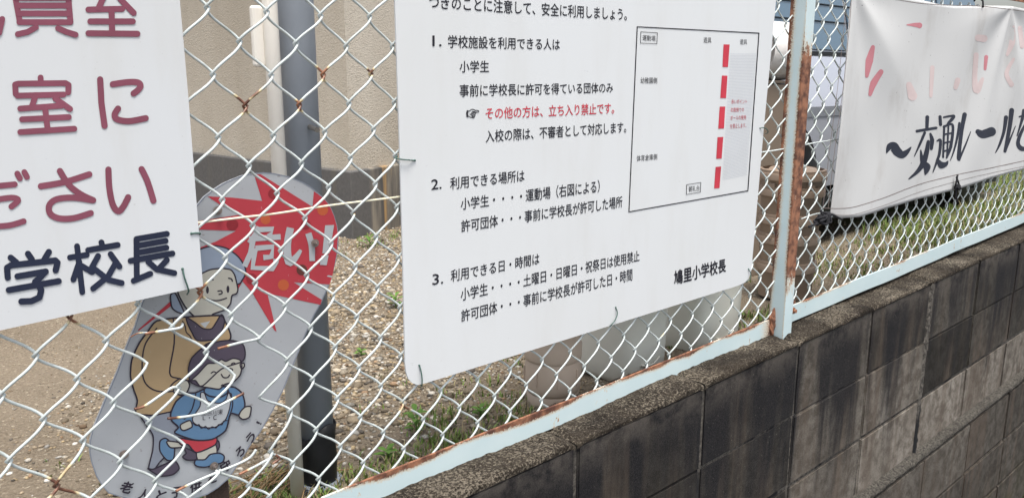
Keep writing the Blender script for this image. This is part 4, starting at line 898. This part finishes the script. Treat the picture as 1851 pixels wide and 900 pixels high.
# ---------------------------------------------------------------- planters, tubs, cabinet
def stack(name, u, yy, prof, label, ribs, mat='pot', n=48):
    p = at(u, 600, 1, yy); X0 = p.x; o = empty(name, (X0, yy, GZ), label, 'plant pots')
    for nm, pr in prof: MB().lathe([(r, GZ + z) for r, z in pr], X0, yy, n).build(nm, M[mat if nm != 'soil_tray' else 'pot_soil'], o, True, bevel=0)
    return o, X0
r0 = .066
o, X0 = stack('pot_stack', 1000, 1.215, [('pot', [(0, .0), (.052, .0), (.055, .004), (.0575, .035), (.0545, .04)]), ('pot', [(.05, .036), (.055, .038), (.0605, .046), (.062, .058), (.062, .105), (.0600, .112), (.059, .116)]),
      ('rim', [(.058, .113), (.0625, .116), (.0635, .122), (.0635, .150), (.0615, .155), (.063, .185), (.062, .188), (0, .188)])], 'stack of small brown plastic flower pots in front of the gravel belt', 0)
for k in range(8):
    a = k * math.pi / 4 + .2; MB().box(-.0015, .0015, -.004, .004, 0, .036).build('rib', M['pot'], o, bevel=.001, loc=(0, 0, 0)).matrix_local = Matrix.Translation((.0615 * math.cos(a), .0615 * math.sin(a), .064)) @ Matrix.Rotation(a + math.pi / 2, 4, 'Z')
X2 = at(1412, 450, 1, 1.36).x
o, X0 = stack('pot_stack', 1412, 1.36, [], 'tall stack of brown plastic flower pots with rims beside the fence post', 0)
def ring(z, R_, nm, top=True):
    h = .05; pr = [(R_ * .86, z - h * 1.9), (R_ * .91, z - .010), (R_ * .925, z - .008)]
    MB().lathe([(r, GZ + zz) for r, zz in pr], X0, 1.36, 48).build('pot', M['pot_lit'], o, True)
    q = MB().lathe([(R_ * .90, GZ + z - .0085), (R_ * .985, GZ + z - .008), (R_, GZ + z - .006), (R_, GZ + z + .012), (R_ * .99, GZ + z + .0145), (R_ * .965, GZ + z + .015), (R_ * .96, GZ + z + .024), (R_ * .90, GZ + z + .026)], X0, 1.36, 48).build('rim', M['pot_lit'], o, True)
    e_ = q.modifiers.new('e', 'EDGE_SPLIT'); e_.split_angle = .6
for z, R_ in ((.105, .098), (.198, .100), (.262, .102), (.352, .104), (.404, .106)): ring(z, R_, 'pot')
MB().lathe([(0, GZ + .43), (.07, GZ + .432), (.078, GZ + .424), (.1, GZ + .42), (.1, GZ + .40)], X0, 1.36, 48).build('saucer', M['pot_lit'], o, True)
for k in range(5):
    a = k * 1.256 + .5
    for zz in (.196, .36): MB().box(-.012, .012, -.004, .006, 0, .016).build('clip', M['pot_lit'], o, bevel=.002).matrix_local = Matrix.Translation((.098 * math.cos(a), .098 * math.sin(a), zz + .012)) @ Matrix.Rotation(a + math.pi / 2, 4, 'Z')
def rounded_tub(uc, yy, w, d, h, label):
    p = at(uc, 600, 1, yy); o = empty('plastic_tub', (p.x, yy, GZ), label, 'tub'); m = MB(); vs = []; n = 48; lev = [(0.70, .0), (.84, .006), (.90, .02), (.925, .05), (.95, .15), (1.0, h - .02), (1.05, h - .015), (1.05, h), (.97, h), (.9, .03), (0.001, .03)]
    for s_, z in lev:
        for k in range(n):
            a = 2 * math.pi * k / n; c, s = math.cos(a), math.sin(a); e = .45
            vs.append((p.x + w / 2 * s_ * math.copysign(abs(c) ** e, c), yy + d / 2 * s_ * math.copysign(abs(s) ** e, s), GZ + .004 + z))
    m.add(vs, [(i * n + k, i * n + (k + 1) % n, (i + 1) * n + (k + 1) % n, (i + 1) * n + k) for i in range(len(lev) - 1) for k in range(n)] + [tuple(range(n - 1, -1, -1))])
    m.build('tub_body', M['tub'], o, True); 
    m = MB(); m.tube([(p.x - w * .18, yy - d * .478, GZ + .055), (p.x - w * .08, yy - d * .482, GZ + .049), (p.x + w * .06, yy - d * .482, GZ + .05), (p.x + w * .18, yy - d * .478, GZ + .062)], .0022, 8); m.build('moulded_rib', M['tub'], o, True)
rounded_tub(1122, 1.25, .185, .20, .30, 'pale grey plastic tub nearest the small brown pot stack'); rounded_tub(1256, 1.25, .215, .20, .34, 'taller grey plastic tub on the far side of its twin')
cb = at(1395, 150, 1, 1.62); cz = at(1395, 152, 1, 1.62).z
o = empty('tan_cabinet', (cb.x, 1.62, GZ), 'tan metal cabinet behind the tall pot stack', 'cabinet')
MB().box(cb.x - .13, cb.x + .12, 1.60, 1.80, GZ - .01, cz).build('body', M['tan_metal'], o, bevel=.004); MB().box(cb.x - .135, cb.x + .125, 1.595, 1.805, cz + .001, cz + .012).build('top', M['tan_metal'], o, bevel=.003)
# rolled tarp on the cabinet
R_ = (at(1395, 42, 1, 1.64).z - at(1395, 150, 1, 1.64).z) / 2
ct = Vector((cb.x + .0, 1.66, cz + .012 + R_)); t_o = empty('rolled_tarp', ct, 'roll of white tarpaulin lying on top of the tan cabinet', 'tarpaulin')
m = MB(); m.tube([ct + Vector((-.10, -.0, 0)), ct + Vector((.02, .0, 0)), ct + Vector((.13, 0, 0))], R_, 40, caps=False); vs = []
m.build('roll', M['tarp'], t_o, True)
m = MB()
for sgn in (-1, 1):
    c = ct + Vector((-.10 if sgn < 0 else .13, 0, 0)); prev = []
    sp = [(c + Vector((sgn * (-.004 - .003 * (k % 2)), math.cos(k * .5) * R_ * (1 - k / 60), math.sin(k * .5) * R_ * (1 - k / 60)))) for k in range(60)]; m.tube(sp, .004, 5)
    m.add([c + Vector((sgn * -.006, R_ * .98 * math.cos(a * .2618), R_ * .98 * math.sin(a * .2618))) for a in range(24)], [tuple(range(24))])
m.build('roll_end', M['tarp_in'], t_o, True)

# ---------------------------------------------------------------- parked car
CY, CX0, CX1, CD = 1.68, 2.35, 5.55, 1.42
car = empty('parked_car', ((CX0 + CX1) / 2, CY + CD / 2, GZ), 'silver car with blue-tinted windows parked on the grass behind the banner', 'car')
bel = .80
def cz_(h): return GZ + h
prof_out = [(0, .22), (.0, .62), (.04, .74), (.5, bel + .01), (CX1 - CX0 - .45, bel + .02), (CX1 - CX0 - .03, .78), (CX1 - CX0, .55), (CX1 - CX0, .24)]
wheels = [.55, CX1 - CX0 - .52]; wr = .30
low = []
for cx_ in reversed(wheels):
    low += [(cx_ + wr * math.cos(a), max(.18, .27 + wr * math.sin(a))) for a in [math.pi * k / 12 for k in range(13)]]
outl = prof_out + [(CX1 - CX0 - .1, .18)] + low + [(.1, .18)]
m = MB(); n = len(outl)
ysec = [(0.055, .0), (0.0, .0), (0.0, .0)]
def side(inset, yy, zsc): return [(CX0 + x, yy, GZ + (z if z < bel - .16 else min(z, bel - .16) + (z - (bel - .16)) * zsc)) for x, z in outl]
tri = tessellate_polygon([[Vector((x, z, 0)) for x, z in outl]])
vs = []
for x, z in outl: vs.append((CX0 + x, CY + max(0, z - .60) * .35, GZ + z))
for x, z in outl: vs.append((CX0 + x, CY + CD - max(0, z - .60) * .35, GZ + z))
m.add(vs, [tuple(t_[::-1]) for t_ in tri] + [tuple(n + i for i in t_) for t_ in tri] + [(i, n + i, n + (i + 1) % n, (i + 1) % n) for i in range(n)])
body = m.build('body', M['car'], car, bevel=.012)
# shoulder panel, slightly proud and tilted to the sky
m = MB(); xa, xb = CX0 + .08, CX1 - .12
m.add([(xa, CY - .004, GZ + .56), (xb, CY - .004, GZ + .56), (xb, CY - .012, GZ + .60), (xa, CY - .012, GZ + .60), (xb, CY + .062, GZ + bel), (xa, CY + .062, GZ + bel)], [(0, 1, 2, 3), (3, 2, 4, 5)]); m.build('shoulder', M['car'], car)
m = MB(); gx0, gx1, gh = CX0 + .42, CX1 - .38, 1.42
def glasspt(x, h): return (x, CY + .065 + (h - bel) * .22, GZ + h)
for a, b in ((gx0, CX0 + 1.2), (CX0 + 1.2, CX0 + 2.2), (CX0 + 2.2, gx1)):
    m = MB(); m.add([glasspt(a, bel + .03), glasspt(b - .03, bel + .03), glasspt(b - .03 - (.12 if b == gx1 else 0), gh - .09), glasspt(a + (.25 if a == gx0 else 0), gh - .09)], [(0, 1, 2, 3)]); o = m.build('side_window', M['glass'], car); q = o.modifiers.new('s', 'SOLIDIFY'); q.thickness = .006
m = MB(); m.add([(gx0, CY + .075, GZ + bel), (gx1, CY + .075, GZ + bel), (gx1 - .15, CY + .075 + (gh - bel) * .22, GZ + gh), (gx0 + .35, CY + .075 + (gh - bel) * .22, GZ + gh),
                 (gx0, CY + CD - .075, GZ + bel), (gx1, CY + CD - .075, GZ + bel), (gx1 - .15, CY + CD - .075 - (gh - bel) * .22, GZ + gh), (gx0 + .35, CY + CD - .075 - (gh - bel) * .22, GZ + gh)],
                [(0, 1, 2, 3), (7, 6, 5, 4), (3, 2, 6, 7), (0, 3, 7, 4), (1, 5, 6, 2)]); m.build('cabin', M['car'], car)
for h in (bel + .012, bel + .145, bel + .215):
    th = .016 if h < bel + .1 else .0035
    m = MB(); a, b = glasspt(gx0, h), glasspt(gx1, h); m.box(a[0], b[0], a[1] - .006, a[1] - .001, a[2] - th / 2, a[2] + th / 2); m.build('window_trim', M['trim'], car)
MB().box(CX0 + .15, CX1 - .15, CY + .02, CY + CD - .02, GZ + .11, GZ + .19).build('sill', M['trim'], car)
MB().box(CX0 + .02, CX1 - .02, CY - .006, CY + .02, GZ + .185, GZ + .235).build('side_skirt', M['trim'], car, bevel=.004)
for cx_ in wheels:
    for yy, sg in ((CY + .02, 1), (CY + CD - .02, -1)):
        X_ = CX0 + cx_; w_ = MB(); rr_ = .27
        pr = [(rr_ * .62, 0), (rr_ * .9, -.004), (rr_, .02), (rr_, .13), (rr_ * .9, .15), (rr_ * .6, .15)]
        vs = []; n = 40
        for k in range(n):
            a = 2 * math.pi * k / n; vs += [(X_ + r * math.cos(a), yy + sg * q, GZ + .268 + r * math.sin(a)) for r, q in pr]
        w_.add(vs, [(k * 6 + i, ((k + 1) % n) * 6 + i, ((k + 1) % n) * 6 + i + 1, k * 6 + i + 1) for k in range(n) for i in range(5)])
        whl = w_.build('wheel', M['rubber'], car, True)
        rm = MB(); rm.tube([(X_, yy + sg * .018, GZ + .268), (X_, yy + sg * .05, GZ + .268)], rr_ * .6, 32); 
        for k in range(5):
            a = k * 1.2566; rm.add([(X_ + math.cos(a + d) * r, yy + sg * .008, GZ + .268 + math.sin(a + d) * r) for r, d in ((.03, -.5), (.15, -.14), (.15, .14), (.03, .5))], [(0, 1, 2, 3)])
        rm.build('rim', M['rim'], whl).matrix_parent_inverse = Matrix()
for x_, w in ((CX0 + 1.18, .004), (CX0 + 2.18, .004)): MB().box(x_, x_ + w, CY - .0135, CY - .0095, GZ + .24, GZ + .60).build('door_seam', M['trim'], car)
